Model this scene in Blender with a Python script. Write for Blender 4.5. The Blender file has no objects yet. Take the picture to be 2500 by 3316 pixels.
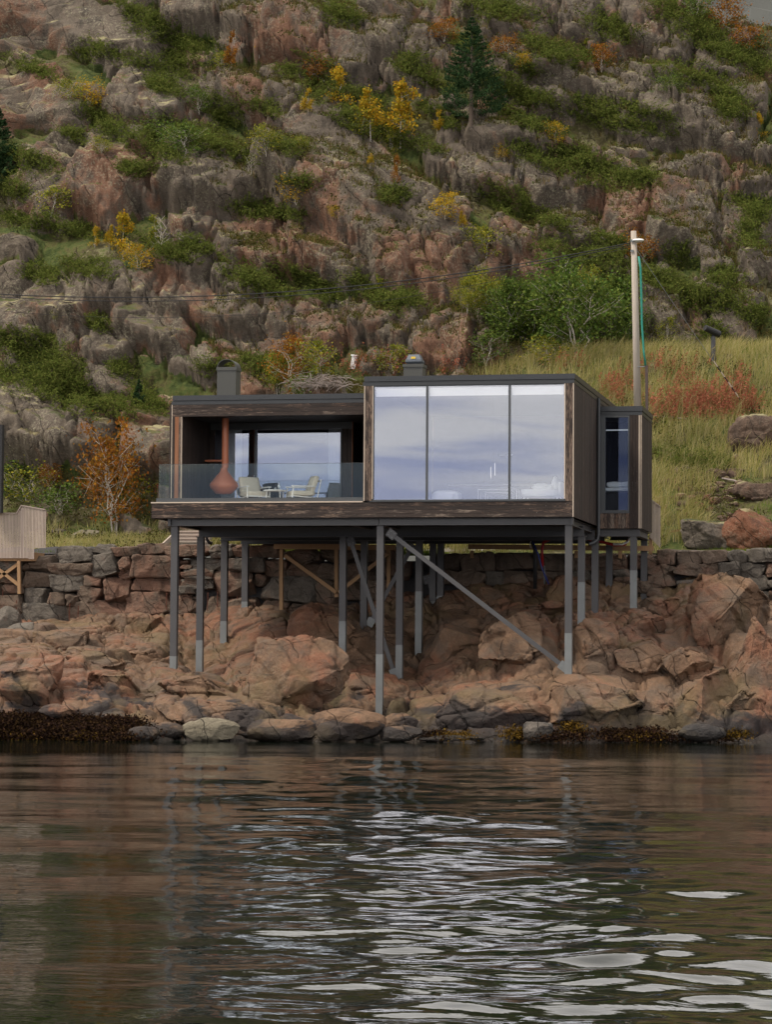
import bpy, bmesh, math, random
import numpy as np
from mathutils import Vector, Matrix
from mathutils.bvhtree import BVHTree
R = math.radians
scene = bpy.context.scene
# ---------------------------------------------------------------- camera
F = 8600.0; CX0, CY0 = 1250.0, 1658.0; CAM_H = 2.35
YAW, PITCH, ROLL = 0.20262915, 0.05263809, 0.00670647
def cam_matrix():
    cy, sy = math.cos(YAW), math.sin(YAW)
    R0 = np.array([[1, 0, 0], [0, 0, -1], [0, 1, 0]], float)
    Ry = np.array([[cy, sy, 0], [-sy, cy, 0], [0, 0, 1]])
    cp, sp = math.cos(PITCH), math.sin(PITCH)
    Rp = np.array([[1, 0, 0], [0, cp, sp], [0, -sp, cp]])
    cr, sr = math.cos(ROLL), math.sin(ROLL)
    Rr = np.array([[cr, -sr, 0], [sr, cr, 0], [0, 0, 1]])
    return Rr @ Rp @ R0 @ Ry
M = cam_matrix()
CAM = np.array([9.60648, -72.35111, CAM_H])
ZO = CAM_H - 2.4                                    # height shift of everything measured with a 2.4 m eye
def ray(x, y): return M.T @ np.array([(x - CX0) / F, (y - CY0) / F, 1.0])
def aY(x, y, Y=0.0):
    r = ray(x, y); return CAM + (Y - CAM[1]) / r[1] * r
def project(P):
    q = M @ (np.asarray(P) - CAM); return CX0 + F * q[0] / q[2], CY0 + F * q[1] / q[2], q[2]
cd = bpy.data.cameras.new('camera'); cam = bpy.data.objects.new('camera', cd); scene.collection.objects.link(cam)
cd.sensor_fit = 'HORIZONTAL'; cd.sensor_width = 36; cd.lens = F / 2500 * 36; cd.clip_start = 0.5; cd.clip_end = 6000
mw = Matrix.Identity(4)
for i in range(3):
    mw[i][0] = M[0][i]; mw[i][1] = -M[1][i]; mw[i][2] = -M[2][i]; mw[i][3] = CAM[i]
cam.matrix_world = mw
scene.camera = cam
# ---------------------------------------------------------------- light
SUN_EL, SUN_AZ = R(55), R(238)                       # azimuth clockwise from +Y: sun to the front left of the hill
scene.view_settings.view_transform = 'Standard'; scene.view_settings.look = 'None'
scene.view_settings.exposure = 1.32; scene.view_settings.gamma = 1.0
W = bpy.data.worlds.new('World'); scene.world = W; W.use_nodes = True
nt = W.node_tree; nt.nodes.clear()
def wn(t, **k):
    n = nt.nodes.new(t)
    for a, b in k.items(): setattr(n, a, b)
    return n
sky = wn('ShaderNodeTexSky', sky_type='NISHITA', sun_disc=False, sun_elevation=SUN_EL, sun_rotation=SUN_AZ)
tc = wn('ShaderNodeTexCoord'); mp = wn('ShaderNodeMapping'); mp.inputs['Scale'].default_value = (7, 7, 55)
nz = wn('ShaderNodeTexNoise'); nz.inputs['Scale'].default_value = 1.6; nz.inputs['Detail'].default_value = 7; nz.inputs['Distortion'].default_value = 0.6
cr = wn('ShaderNodeValToRGB')
cr.color_ramp.elements[0].position = 0.40; cr.color_ramp.elements[0].color = (0.46, 0.53, 0.86, 1)
cr.color_ramp.elements[1].position = 0.60; cr.color_ramp.elements[1].color = (0.92, 0.96, 1.08, 1)
sepw = wn('ShaderNodeSeparateXYZ'); grad = wn('ShaderNodeMapRange')
grad.inputs[1].default_value = 0.07; grad.inputs[2].default_value = 0.125; grad.inputs[3].default_value = 0.0; grad.inputs[4].default_value = 1.0
m1 = wn('ShaderNodeMixRGB', blend_type='MIX'); m1.inputs[2].default_value = (1.0, 0.98, 0.97, 1)
gm = wn('ShaderNodeMath', operation='MULTIPLY'); gm.inputs[1].default_value = 0.75
scl = wn('ShaderNodeMixRGB', blend_type='MULTIPLY'); scl.inputs[0].default_value = 1; scl.inputs[2].default_value = (6.6, 6.15, 5.5, 1)
mx = wn('ShaderNodeMixRGB', blend_type='MIX'); mx.inputs[0].default_value = 0.85
bg = wn('ShaderNodeBackground'); bg.inputs['Strength'].default_value = 0.1
ow = wn('ShaderNodeOutputWorld'); L = nt.links.new
L(tc.outputs['Generated'], mp.inputs[0]); L(mp.outputs[0], nz.inputs['Vector']); L(nz.outputs['Fac'], cr.inputs[0])
L(tc.outputs['Generated'], sepw.inputs[0]); L(sepw.outputs['Z'], grad.inputs[0]); L(grad.outputs[0], gm.inputs[0]); L(gm.outputs[0], m1.inputs[0]); L(cr.outputs[0], m1.inputs[1])

zr_ = wn('ShaderNodeValToRGB'); e_ = zr_.color_ramp.elements; e_[0].position = 0.0; e_[0].color = (1, 1, 1, 1); e_[1].position = 1.0; e_[1].color = (1.2, 1.2, 1.2, 1)
for p_, v_ in ((0.095, 1.0), (0.125, 2.7), (0.21, 2.7), (0.27, 0.42), (0.6, 0.80)):
    q_ = e_.new(p_); q_.color = (v_, v_, v_, 1)
ym = wn('ShaderNodeMapRange', interpolation_type='SMOOTHSTEP'); ym.inputs[1].default_value = -0.5; ym.inputs[2].default_value = 0.35
mb_ = wn('ShaderNodeMixRGB', blend_type='MIX'); mb_.inputs[2].default_value = (1.25, 1.25, 1.22, 1); mc_ = wn('ShaderNodeMixRGB', blend_type='MULTIPLY'); mc_.inputs[0].default_value = 1
L(sepw.outputs['Z'], zr_.inputs[0]); L(sepw.outputs['Y'], ym.inputs[0]); L(ym.outputs[0], mb_.inputs[0]); L(zr_.outputs[0], mb_.inputs[1]); L(m1.outputs[0], mc_.inputs[1]); L(mb_.outputs[0], mc_.inputs[2])
L(mc_.outputs[0], scl.inputs[1]); L(sky.outputs[0], mx.inputs[1]); L(scl.outputs[0], mx.inputs[2]); L(mx.outputs[0], bg.inputs[0]); L(bg.outputs[0], ow.inputs[0])
sd = bpy.data.lights.new('sun', 'SUN'); sd.energy = 1.5; sd.angle = R(11); sd.color = (1, 0.90, 0.76)
so = bpy.data.objects.new('sun', sd); scene.collection.objects.link(so)
sv = Vector((math.sin(SUN_AZ) * math.cos(SUN_EL), math.cos(SUN_AZ) * math.cos(SUN_EL), math.sin(SUN_EL)))
so.rotation_euler = sv.to_track_quat('Z', 'Y').to_euler(); so.location = (0, -20, 40)

# ---------------------------------------------------------------- helpers
rng = np.random.default_rng(7); random.seed(7)
col = scene.collection
def tag(o, label=None, cat=None, group=None, kind=None):
    for k, v in (('label', label), ('category', cat), ('group', group), ('kind', kind)):
        if v: o[k] = v
    return o
def empty(name, loc=(0, 0, 0), label=None, cat=None, group=None):
    o = bpy.data.objects.new(name, None); o.location = loc; o.empty_display_size = 0.2; col.objects.link(o)
    return tag(o, label, cat, group)
def mesh_np(name, V, Fc, mats, parent=None, smooth=False, mi=None, origin=None):
    """V (n,3) world or parent-local, Fc list of arrays (m,3)/(m,4)"""
    V = np.asarray(V, dtype=np.float32)
    if not isinstance(Fc, (list, tuple)): Fc = [Fc]
    Fc = [np.asarray(f, dtype=np.int32) for f in Fc if len(f)]
    me = bpy.data.meshes.new(name)
    if origin is not None: V = V - np.asarray(origin, dtype=np.float32)
    me.vertices.add(len(V)); me.vertices.foreach_set('co', V.ravel())
    nl = sum(f.size for f in Fc); npoly = sum(len(f) for f in Fc)
    me.loops.add(nl); me.loops.foreach_set('vertex_index', np.concatenate([f.ravel() for f in Fc]))
    me.polygons.add(npoly)
    st = []; s = 0
    for f in Fc:
        k = f.shape[1]; st.append(s + np.arange(len(f)) * k); s += f.size
    me.polygons.foreach_set('loop_start', np.concatenate(st).astype(np.int32))
    me.polygons.foreach_set('use_smooth', np.full(npoly, bool(smooth)))
    if not isinstance(mats, (list, tuple)): mats = [mats]
    for m in mats: me.materials.append(m)
    if mi is not None: me.polygons.foreach_set('material_index', np.asarray(mi, dtype=np.int32))
    me.update(calc_edges=True); me.validate()
    o = bpy.data.objects.new(name, me); col.objects.link(o)
    if origin is not None: o.location = origin
    if parent is not None: o.parent = parent
    return o
class MB:
    def __init__(s): s.v = []; s.q = []; s.t = []; s.n = 0
    def add(s, V, F):
        V = np.asarray(V, float); F = np.asarray(F, int)
        s.v.append(V); (s.q if F.shape[1] == 4 else s.t).append(F + s.n); s.n += len(V); return s
    def box(s, a, b, rz=0, c=None, ch=0.0):
        x0, y0, z0 = a; x1, y1, z1 = b
        V = np.array([(x0, y0, z0), (x1, y0, z0), (x1, y1, z0), (x0, y1, z0), (x0, y0, z1), (x1, y0, z1), (x1, y1, z1), (x0, y1, z1)], float)
        return s.add(V, BOXF)
    def beam(s, p, q, w, h, up=(0, 0, 1)):
        p = np.array(p, float); q = np.array(q, float); d = q - p; L_ = np.linalg.norm(d); d /= L_
        u = np.cross(d, up); 
        if np.linalg.norm(u) < 1e-4: u = np.cross(d, (0, 1, 0))
        u /= np.linalg.norm(u); v = np.cross(u, d)
        V = [base + sx * u * w / 2 + sy * v * h / 2 for base in (p, q) for sx, sy in ((-1, -1), (1, -1), (1, 1), (-1, 1))]
        V = np.array(V)[[0, 1, 5, 4, 3, 2, 6, 7]]
        return s.add(V, BOXF)
    def tube(s, pts, rad, n=8, cap=True):
        pts = [np.array(p, float) for p in pts]
        if not hasattr(rad, '__len__'): rad = [rad] * len(pts)
        V = []; prev = None
        for i, p in enumerate(pts):
            d = pts[min(i + 1, len(pts) - 1)] - pts[max(i - 1, 0)]; d = d / (np.linalg.norm(d) + 1e-9)
            if prev is None:
                u = np.cross(d, (0, 0, 1)) 
                if np.linalg.norm(u) < 1e-2: u = np.cross(d, (1, 0, 0))
            else: u = prev - d * np.dot(prev, d)
            u /= np.linalg.norm(u); prev = u; v = np.cross(d, u)
            for k in range(n):
                a = 2 * math.pi * k / n; V.append(p + rad[i] * (math.cos(a) * u + math.sin(a) * v))
        Fq = [(i * n + k, i * n + (k + 1) % n, (i + 1) * n + (k + 1) % n, (i + 1) * n + k) for i in range(len(pts) - 1) for k in range(n)]
        if cap:
            V.append(pts[0]); V.append(pts[-1]); a = len(V) - 2; b = a + 1; o = (len(pts) - 1) * n
            s.add(V, Fq); base = s.n - len(V)
            s.t.append(np.array([(a, (k + 1) % n, k) for k in range(n)] + [(b, o + k, o + (k + 1) % n) for k in range(n)]) + base)
            return s
        return s.add(V, Fq)
    def lathe(s, prof, c, n=28):
        V = [(c[0] + r * math.cos(2 * math.pi * k / n), c[1] + r * math.sin(2 * math.pi * k / n), c[2] + z) for r, z in prof for k in range(n)]
        Fq = [(i * n + k, i * n + (k + 1) % n, (i + 1) * n + (k + 1) % n, (i + 1) * n + k) for i in range(len(prof) - 1) for k in range(n)]
        return s.add(V, Fq)
    def rounded(s, a, b, r=0.04, sub=5, rot=None):
        """pillow-like rounded box"""
        a = np.array(a, float); b = np.array(b, float); c = (a + b) / 2; hs = (b - a) / 2
        V, Fq = cubesphere(sub); V = V / np.max(np.abs(V), axis=1, keepdims=True)
        P = V * (hs - r) ; N_ = V / np.linalg.norm(V, axis=1, keepdims=True)
        P = P + N_ * r * 1.0
        if rot is not None: P = P @ np.array(rot).T
        return s.add(P + c, Fq)
    def build(s, name, mat, parent=None, smooth=False, origin=None):
        if not s.v: return None
        fs = []
        if s.q: fs.append(np.concatenate(s.q))
        if s.t: fs.append(np.concatenate(s.t))
        return mesh_np(name, np.concatenate(s.v), fs, mat, parent, smooth, origin=origin)
BOXF = np.array([(0, 3, 2, 1), (4, 5, 6, 7), (0, 1, 5, 4), (1, 2, 6, 5), (2, 3, 7, 6), (3, 0, 4, 7)])
_cs = {}
def cubesphere(n):
    if n in _cs: return _cs[n]
    bm = bmesh.new(); bmesh.ops.create_cube(bm, size=2); bmesh.ops.subdivide_edges(bm, edges=bm.edges[:], cuts=n, use_grid_fill=True)
    V = np.array([v.co[:] for v in bm.verts]); Fq = np.array([[v.index for v in f.verts] for f in bm.faces]); bm.free()
    _cs[n] = (V, Fq); return _cs[n]
_ico = {}
def ico(n):
    if n in _ico: return _ico[n]
    bm = bmesh.new(); bmesh.ops.create_icosphere(bm, subdivisions=n, radius=1); bm.verts.ensure_lookup_table()
    V = np.array([v.co[:] for v in bm.verts]); T = np.array([[v.index for v in f.verts] for f in bm.faces]); bm.free()
    _ico[n] = (V, T); return _ico[n]
# ---- numpy noise
_perm = np.random.default_rng(3).permutation(256).astype(np.int64); _perm = np.concatenate([_perm, _perm, _perm])
_grad = np.random.default_rng(4).normal(size=(256, 3)); _grad /= np.linalg.norm(_grad, axis=1, keepdims=True)
def perlin(P):
    P = np.asarray(P, float); I = np.floor(P).astype(np.int64); f = P - I; I &= 255
    u = f * f * f * (f * (f * 6 - 15) + 10); out = 0
    for dx in (0, 1):
        for dy in (0, 1):
            for dz in (0, 1):
                h = _perm[_perm[_perm[(I[:, 0] + dx) & 255] + ((I[:, 1] + dy) & 255)] + ((I[:, 2] + dz) & 255)]
                g = _grad[h & 255]
                d = g[:, 0] * (f[:, 0] - dx) + g[:, 1] * (f[:, 1] - dy) + g[:, 2] * (f[:, 2] - dz)
                w = (u[:, 0] if dx else 1 - u[:, 0]) * (u[:, 1] if dy else 1 - u[:, 1]) * (u[:, 2] if dz else 1 - u[:, 2])
                out = out + w * d
    return out * 1.6
def fbm(P, oct=4, lac=2.03, gain=0.5):
    a = 1.0; s = 0; t = 0; P = np.asarray(P, float)
    for i in range(oct):
        s = s + a * perlin(P + 17.3 * i); t += a; P = P * lac; a *= gain
    return s / t
def hash1(k): 
    k = np.asarray(k, dtype=np.int64); return _perm[_perm[k & 255] + ((k >> 8) & 255)] / 255.0
def voro(P, seed=0):
    """F1,F2,cell hash"""
    P = np.asarray(P, float); I = np.floor(P).astype(np.int64); f1 = np.full(len(P), 9.0); f2 = np.full(len(P), 9.0); hc = np.zeros(len(P))
    for dx in (-1, 0, 1):
        for dy in (-1, 0, 1):
            for dz in (-1, 0, 1):
                J = I + np.array([dx, dy, dz])
                h = _perm[_perm[_perm[(J[:, 0] + seed) & 255] + (J[:, 1] & 255)] + (J[:, 2] & 255)]
                o = np.stack([_perm[h], _perm[h + 57], _perm[h + 131]], 1) / 255.0
                d = np.linalg.norm(J + o - P, axis=1)
                m = d < f1; f2 = np.where(m, f1, np.minimum(f2, d)); hc = np.where(m, h / 255.0, hc); f1 = np.where(m, d, f1)
    return f1, f2, hc
def facets(P, cell, seed, amp, tilt):
    """piecewise planar relief: every cell a flat facet of its own height and tilt"""
    P = np.asarray(P, float) / cell; I = np.floor(P).astype(np.int64); best = np.full(len(P), 9.0); out = np.zeros(len(P)); sec = np.full(len(P), 9.0)
    for dx in (-1, 0, 1):
        for dy in (-1, 0, 1):
            for dz in (-1, 0, 1):
                J = I + np.array([dx, dy, dz]); h = _perm[_perm[_perm[(J[:, 0] + seed) & 255] + (J[:, 1] & 255)] + (J[:, 2] & 255)]
                o = np.stack([_perm[h], _perm[h + 57], _perm[h + 131]], 1) / 255.0; dv = P - J - o; d = np.linalg.norm(dv, axis=1); m = d < best
                sec = np.where(m, best, np.minimum(sec, d)); g = _grad[(h + 91) & 255]; val = (h / 255.0 - .5) * amp + (dv * g).sum(1) * tilt
                out = np.where(m, val, out); best = np.where(m, d, best)
    return out * sstep(0, .10, sec - best) - amp * .35 * (1 - sstep(0, .07, sec - best))
def sstep(a, b, x):
    t = np.clip((x - a) / (b - a), 0, 1); return t * t * (3 - 2 * t)
# ---------------------------------------------------------------- materials
class NB:
    def __init__(s, name):
        s.m = bpy.data.materials.new(name); s.m.use_nodes = True; s.t = s.m.node_tree; s.t.nodes.clear()
        s.out = s.t.nodes.new('ShaderNodeOutputMaterial')
    def n(s, typ, ins=None, **k):
        nd = s.t.nodes.new('ShaderNode' + typ)
        for a, b in k.items(): setattr(nd, a, b)
        for a, b in (ins or {}).items():
            if isinstance(b, tuple) and len(b) == 2 and hasattr(b[0], 'outputs'): s.t.links.new(b[0].outputs[b[1]], nd.inputs[a])
            elif hasattr(b, 'outputs'): s.t.links.new(b.outputs[0], nd.inputs[a])
            else:
                if isinstance(b, tuple) and len(b) == 3 and nd.inputs[a].type == 'RGBA': b = (*b, 1)
                nd.inputs[a].default_value = b
        return nd
    def pos(s): return s.n('NewGeometry')
    def noise(s, vec, scale, detail=4, rough=0.55, dist=0.0):
        return s.n('TexNoise', {'Vector': vec, 'Scale': scale, 'Detail': detail, 'Roughness': rough, 'Distortion': dist})
    def ramp(s, fac, stops, interp='LINEAR'):
        r = s.n('ValToRGB', {0: fac}); e = r.color_ramp.elements; r.color_ramp.interpolation = interp
        while len(e) < len(stops): e.new(0.5)
        for i, (p, c) in enumerate(stops):
            e[i].position = p; e[i].color = (*c, 1) if isinstance(c, tuple) else (c, c, c, 1)
        return r
    def mix(s, fac, a, b, mode='MIX'): return s.n('MixRGB', {0: fac, 1: a, 2: b}, blend_type=mode)
    def math(s, op, a, b=0.0, clamp=False): return s.n('Math', {0: a, 1: b}, operation=op, use_clamp=clamp)
    def mapping(s, vec, scale=(1, 1, 1), rot=(0, 0, 0), loc=(0, 0, 0)): return s.n('Mapping', {0: vec, 'Scale': scale, 'Rotation': rot, 'Location': loc})
    def bump(s, h, strength=0.5, dist=0.02, normal=None):
        d = {'Height': h, 'Strength': strength, 'Distance': dist}
        if normal is not None: d['Normal'] = normal
        return s.n('Bump', d)
    def pbr(s, color, rough=0.7, normal=None, metal=0.0, spec=0.4, **extra):
        d = {'Base Color': color, 'Roughness': rough, 'Metallic': metal, 'Specular IOR Level': spec}
        if normal is not None: d['Normal'] = normal
        d.update(extra); b = s.n('BsdfPrincipled', d); s.t.links.new(b.outputs[0], s.out.inputs[0]); return s.m
def simple(name, c, rough=0.6, metal=0.0, var=0.25, scale=6.0, bump=0.15):
    b = NB(name); p = (b.n('TexCoord'), 'Object'); nz = b.noise(p, scale, 5)
    cc = b.mix(nz, tuple(x * (1 - var) for x in c), tuple(min(1, x * (1 + var)) for x in c))
    f = b.noise(p, scale * 14, 3)
    return b.pbr(cc, rough, b.bump(f, bump, 0.004), metal)
def mat_rock(name, base, red, dark, lich, red_amt=0.5, lich_amt=0.5, wet=False, moss=0.0, shore=False, scale=1.0, attr=False):
    b = NB(name); g = b.pos(); p = (g, 'Position')
    nbig = b.noise(b.mapping(p, (1, 1, 0.6)), 0.32 * scale, 5, 0.6, 0.4)
    nmid = b.noise(p, 1.7 * scale, 6, 0.65)
    nfin = b.noise(p, 11 * scale, 6, 0.7)
    spk = b.noise(p, 34 * scale, 4, 0.7)
    streak = b.noise(b.mapping(p, (1.8, 1.8, 0.5), (0, R(32), 0)), 1.0, 5, 0.6)
    c = b.mix(b.ramp(nmid, [(0.35, 0.0), (0.68, 1.0)]), tuple(x * 0.72 for x in base), tuple(x * 1.25 for x in base))
    rf = b.math('ADD', nbig, b.math('MULTIPLY', b.math('SUBTRACT', nmid, 0.5), 0.5))
    if attr:
        ta = b.n('Attribute', attribute_name='tone'); rf = b.math('ADD', rf, b.math('MULTIPLY', b.math('SUBTRACT', (ta, 'Fac'), 0.42), 0.26))
    c = b.mix(b.ramp(rf, [(0.62 - 0.25 * red_amt, 0.0), (0.74 - 0.22 * red_amt, 1.0)]), c, b.mix(nfin, tuple(x * 0.7 for x in red), tuple(x * 1.25 for x in red)))
    c = b.mix(b.ramp(streak, [(0.54, 0.0), (0.70, 0.75)]), c, dark)
    # lichen speckle
    lf = b.math('MULTIPLY', b.ramp(nfin, [(0.50, 0.0), (0.62, 1.0)]), b.ramp(b.noise(p, 0.8 * scale, 4), [(0.42, 0.1), (0.62, 1.0)]))
    c = b.mix(b.math('MULTIPLY', lf, lich_amt), c, lich)
    c = b.mix(b.ramp(spk, [(0.36, 0.5), (0.48, 0.0)]), c, tuple(x * 0.6 for x in dark))
    c = b.mix(b.ramp(spk, [(0.60, 0.0), (0.70, 0.35)]), c, tuple(min(1, x * 1.8) for x in base))
    # joints and cracks
    wv = b.mix(0.35, p, (b.noise(p, 0.55, 3), 'Color'), 'ADD')
    def jset(nrm, sp, wdt, seed, cut):
        dp = b.n('VectorMath', {0: wv, 1: nrm}, operation='DOT_PRODUCT')
        u = b.math('ADD', b.math('MULTIPLY', (dp, 'Value'), scale / sp), seed)
        u = b.math('ADD', u, b.math('MULTIPLY', b.noise(p, 0.6 * scale, 2), 0.7))
        d = b.math('MULTIPLY', b.math('PINGPONG', u, 0.5), sp / scale)
        msk = b.ramp(b.noise(p, 0.9 * scale, 3, 0.5), [(cut, 1.0), (cut + 0.06, 0.0)])
        ln = b.ramp(d, [(0.0, 0.0), (wdt, 1.0)])
        return b.math('MAXIMUM', ln, b.math('SUBTRACT', 1.0, msk))
    k1 = jset((0.84, 0.25, 0.48), 1.5, 0.014, 0.2, 0.53); k2 = jset((-0.25, 0.3, 0.92), 1.9, 0.012, 0.6, 0.47); k3 = jset((0.9, -0.5, -0.2), 2.1, 0.010, 0.1, 0.44)
    crack = b.math('MINIMUM', k1, b.math('MINIMUM', k2, k3))
    cmask = b.ramp(nbig, [(0.40, 0.45 if shore else 0.8), (0.60, 0.1 if shore else 0.25)])
    c = b.mix(b.math('MULTIPLY', b.math('SUBTRACT', 1.0, crack), cmask), c, tuple(x * 0.5 for x in dark))
    if moss > 0:
        nzs = b.n('SeparateXYZ', {0: (g, 'Normal')})
        mf = b.math('ADD', (nzs, 'Z'), b.math('MULTIPLY', b.math('SUBTRACT', nmid, 0.5), 0.9))
        mm = b.ramp(mf, [(0.72, 0.0), (0.92, 1.0)])
        mc = b.ramp(b.noise(p, 0.7, 4), [(0.36, (0.035, 0.05, 0.012)), (0.46, (0.07, 0.08, 0.02)), (0.52, (0.11, 0.085, 0.035)), (0.58, (0.27, 0.25, 0.13)), (0.68, (0.24, 0.21, 0.12)), (0.75, (0.08, 0.09, 0.02))])
        c = b.mix(b.math('MULTIPLY', mm, moss), c, mc)
    if attr:
        ra = b.n('Attribute', attribute_name='rockmask')
        gm_ = b.math('ADD', (ra, 'Fac'), b.math('MULTIPLY', b.math('SUBTRACT', nmid, 0.5), 0.8))
        gm_ = b.ramp(gm_, [(0.34, 1.0), (0.50, 0.0)])
        n2 = b.noise(p, 4.5, 6, 0.65)
        gc = b.ramp(b.math('ADD', b.noise(p, 0.5, 5, 0.6), b.math('MULTIPLY', b.math('SUBTRACT', n2, 0.5), 0.6)), [(0.30, (0.030, 0.045, 0.010)), (0.42, (0.060, 0.080, 0.018)), (0.50, (0.085, 0.085, 0.025)), (0.58, (0.055, 0.045, 0.02)), (0.70, (0.17, 0.16, 0.08)), (0.8, (0.08, 0.10, 0.02))])
        c = b.mix(gm_, c, gc)
    rough = 0.85
    if shore:
        c = b.mix(b.ramp(b.noise(p, 0.75, 5, 0.65, 0.8), [(0.46, 0.0), (0.62, 0.75)]), c, b.mix(nfin, (0.075, 0.055, 0.042), (0.15, 0.115, 0.085)))
        sep = b.n('SeparateXYZ', {0: p})
        bl = b.noise(b.mapping(p, (0.6, 0.6, 1.2)), 0.9, 5, 0.6, 0.5)
        zf = b.n('MapRange', {0: (sep, 'Z'), 1: 0.35, 2: 1.9, 3: 0.17, 4: -0.12})
        bf = b.ramp(b.math('ADD', bl, zf), [(0.56, 0.0), (0.62, 0.85)])
        c = b.mix(bf, c, (0.022, 0.022, 0.024))
        ol = b.ramp(b.noise(p, 0.55, 4), [(0.52, 0.0), (0.66, 0.6)])
        c = b.mix(b.math('MULTIPLY', ol, b.ramp((sep, 'Z'), [(0.0, 1.0), (1.0, 1.0)])), c, (0.13, 0.095, 0.045))
        wz = b.n('MapRange', {0: b.math('ADD', (sep, 'Z'), b.math('MULTIPLY', bl, 0.35)), 1: 0.28, 2: 0.5, 3: 1.0, 4: 0.0})
        c = b.mix(b.math('MULTIPLY', (wz, 0), 0.75), c, (0.018, 0.014, 0.011))
        rough = b.n('MapRange', {0: (wz, 0), 1: 0.0, 2: 1.0, 3: 0.72, 4: 0.3})
    h = b.math('ADD', b.math('MULTIPLY', nmid, 1.0), b.math('MULTIPLY', nfin, 0.7)); h = b.math('ADD', h, b.math('MULTIPLY', crack, 0.9))
    h = b.math('ADD', h, b.math('MULTIPLY', spk, 0.22))
    return b.pbr(c, rough, b.bump(h, 1.0, 0.10), spec=0.25)
def mat_leaf(name, cols, rough=0.6, trans=0.25, big=None):
    b = NB(name); g = b.pos()
    r = b.ramp((g, 'Random Per Island'), [(i / max(1, len(cols) - 1), c) for i, c in enumerate(cols)])
    c = r
    nn = b.noise((g, 'Position'), 1.1 if big is None else big, 3)
    c = b.mix(b.ramp(nn, [(0.3, 0.0), (0.7, 1.0)]), b.mix(1.0, r, (0.62, 0.66, 0.6), 'MULTIPLY'), r)
    d = b.n('BsdfDiffuse', {'Color': c}); t = b.n('BsdfTranslucent', {'Color': c}); mxs = b.n('MixShader', {0: trans, 1: d, 2: t})
    b.t.links.new(mxs.outputs[0], b.out.inputs[0]); return b.m
def mat_planks(name, vertical, worn=0.5):
    b = NB(name); g = b.pos(); p = (g, 'Position'); isl = (g, 'Random Per Island')
    off = b.n('CombineXYZ', {0: b.math('MULTIPLY', isl, 37.0), 1: b.math('MULTIPLY', isl, 11.0), 2: b.math('MULTIPLY', isl, 53.0)})
    pp = b.mix(1.0, p, off, 'ADD')
    sc = (9, 9, 0.8) if vertical else (0.8, 9, 12)
    grain = b.noise(b.mapping(pp, sc), 2.4, 7, 0.65, 0.6)
    fine = b.noise(b.mapping(pp, tuple(s * 4 for s in sc)), 2.4, 4, 0.6)
    pat = b.noise(b.mapping(pp, (2.2, 2.2, 0.7) if vertical else (0.7, 2.2, 3.5)), 1.5, 5, 0.7)
    base = b.mix(isl, (0.014, 0.011, 0.010), (0.034, 0.024, 0.020))
    c = b.mix(b.ramp(grain, [(0.42, 0.0), (0.66, 0.6)]), base, (0.052, 0.036, 0.029))
    wf = b.math('MULTIPLY', b.ramp(b.math('ADD', pat, b.math('MULTIPLY', b.math('SUBTRACT', fine, 0.5), 0.5)), [(0.66 - 0.2 * worn, 0.0), (0.80 - 0.2 * worn, 1.0)]), b.ramp(fine, [(0.40, 0.15), (0.62, 1.0)]))
    c = b.mix(wf, c, b.mix(isl, (0.17, 0.09, 0.055), (0.24, 0.19, 0.15)))
    kn = b.n('TexVoronoi', {'Vector': p, 'Scale': 7.0}); ks = b.ramp(kn, [(0.05, 1.0), (0.075, 0.0)])
    c = b.mix(b.math('MULTIPLY', ks, 0.55), c, (0.35, 0.33, 0.3))
    return b.pbr(c, 0.75, b.bump(b.math('ADD', grain, fine), 0.35, 0.006), spec=0.3)
def mat_wood(name, a, c2, axis='z'):
    b = NB(name); g = b.pos(); p = (g, 'Position'); isl = (g, 'Random Per Island')
    sc = {'z': (10, 10, 0.8), 'x': (0.8, 10, 10)}[axis]
    grain = b.noise(b.mapping(p, sc), 2.5, 6, 0.6, 0.4)
    c = b.mix(grain, a, c2); c = b.mix(b.math('MULTIPLY', isl, 0.35), c, tuple(x * 0.6 for x in a))
    return b.pbr(c, 0.8, b.bump(grain, 0.3, 0.006), spec=0.25)
def mat_glass(name, refl, tint, rough=0.0, wob=0.0, rcol=(1, 1, 1)):
    b = NB(name); g = b.pos()
    tr = b.n('BsdfTransparent', {'Color': tint})
    nrm = None
    if wob: nrm = b.bump(b.noise((g, 'Position'), 1.1, 1), wob, 0.004)
    d = {'Roughness': rough, 'Color': rcol}
    if nrm: d['Normal'] = nrm
    gl = b.n('BsdfGlossy', d)
    lw = b.n('LayerWeight', {'Blend': 0.35})
    fac = b.math('ADD', refl, b.math('MULTIPLY', (lw, 'Fresnel'), 0.2), clamp=True)
    ms = b.n('MixShader', {0: fac, 1: tr, 2: gl}); b.t.links.new(ms.outputs[0], b.out.inputs[0]); return b.m

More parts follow.
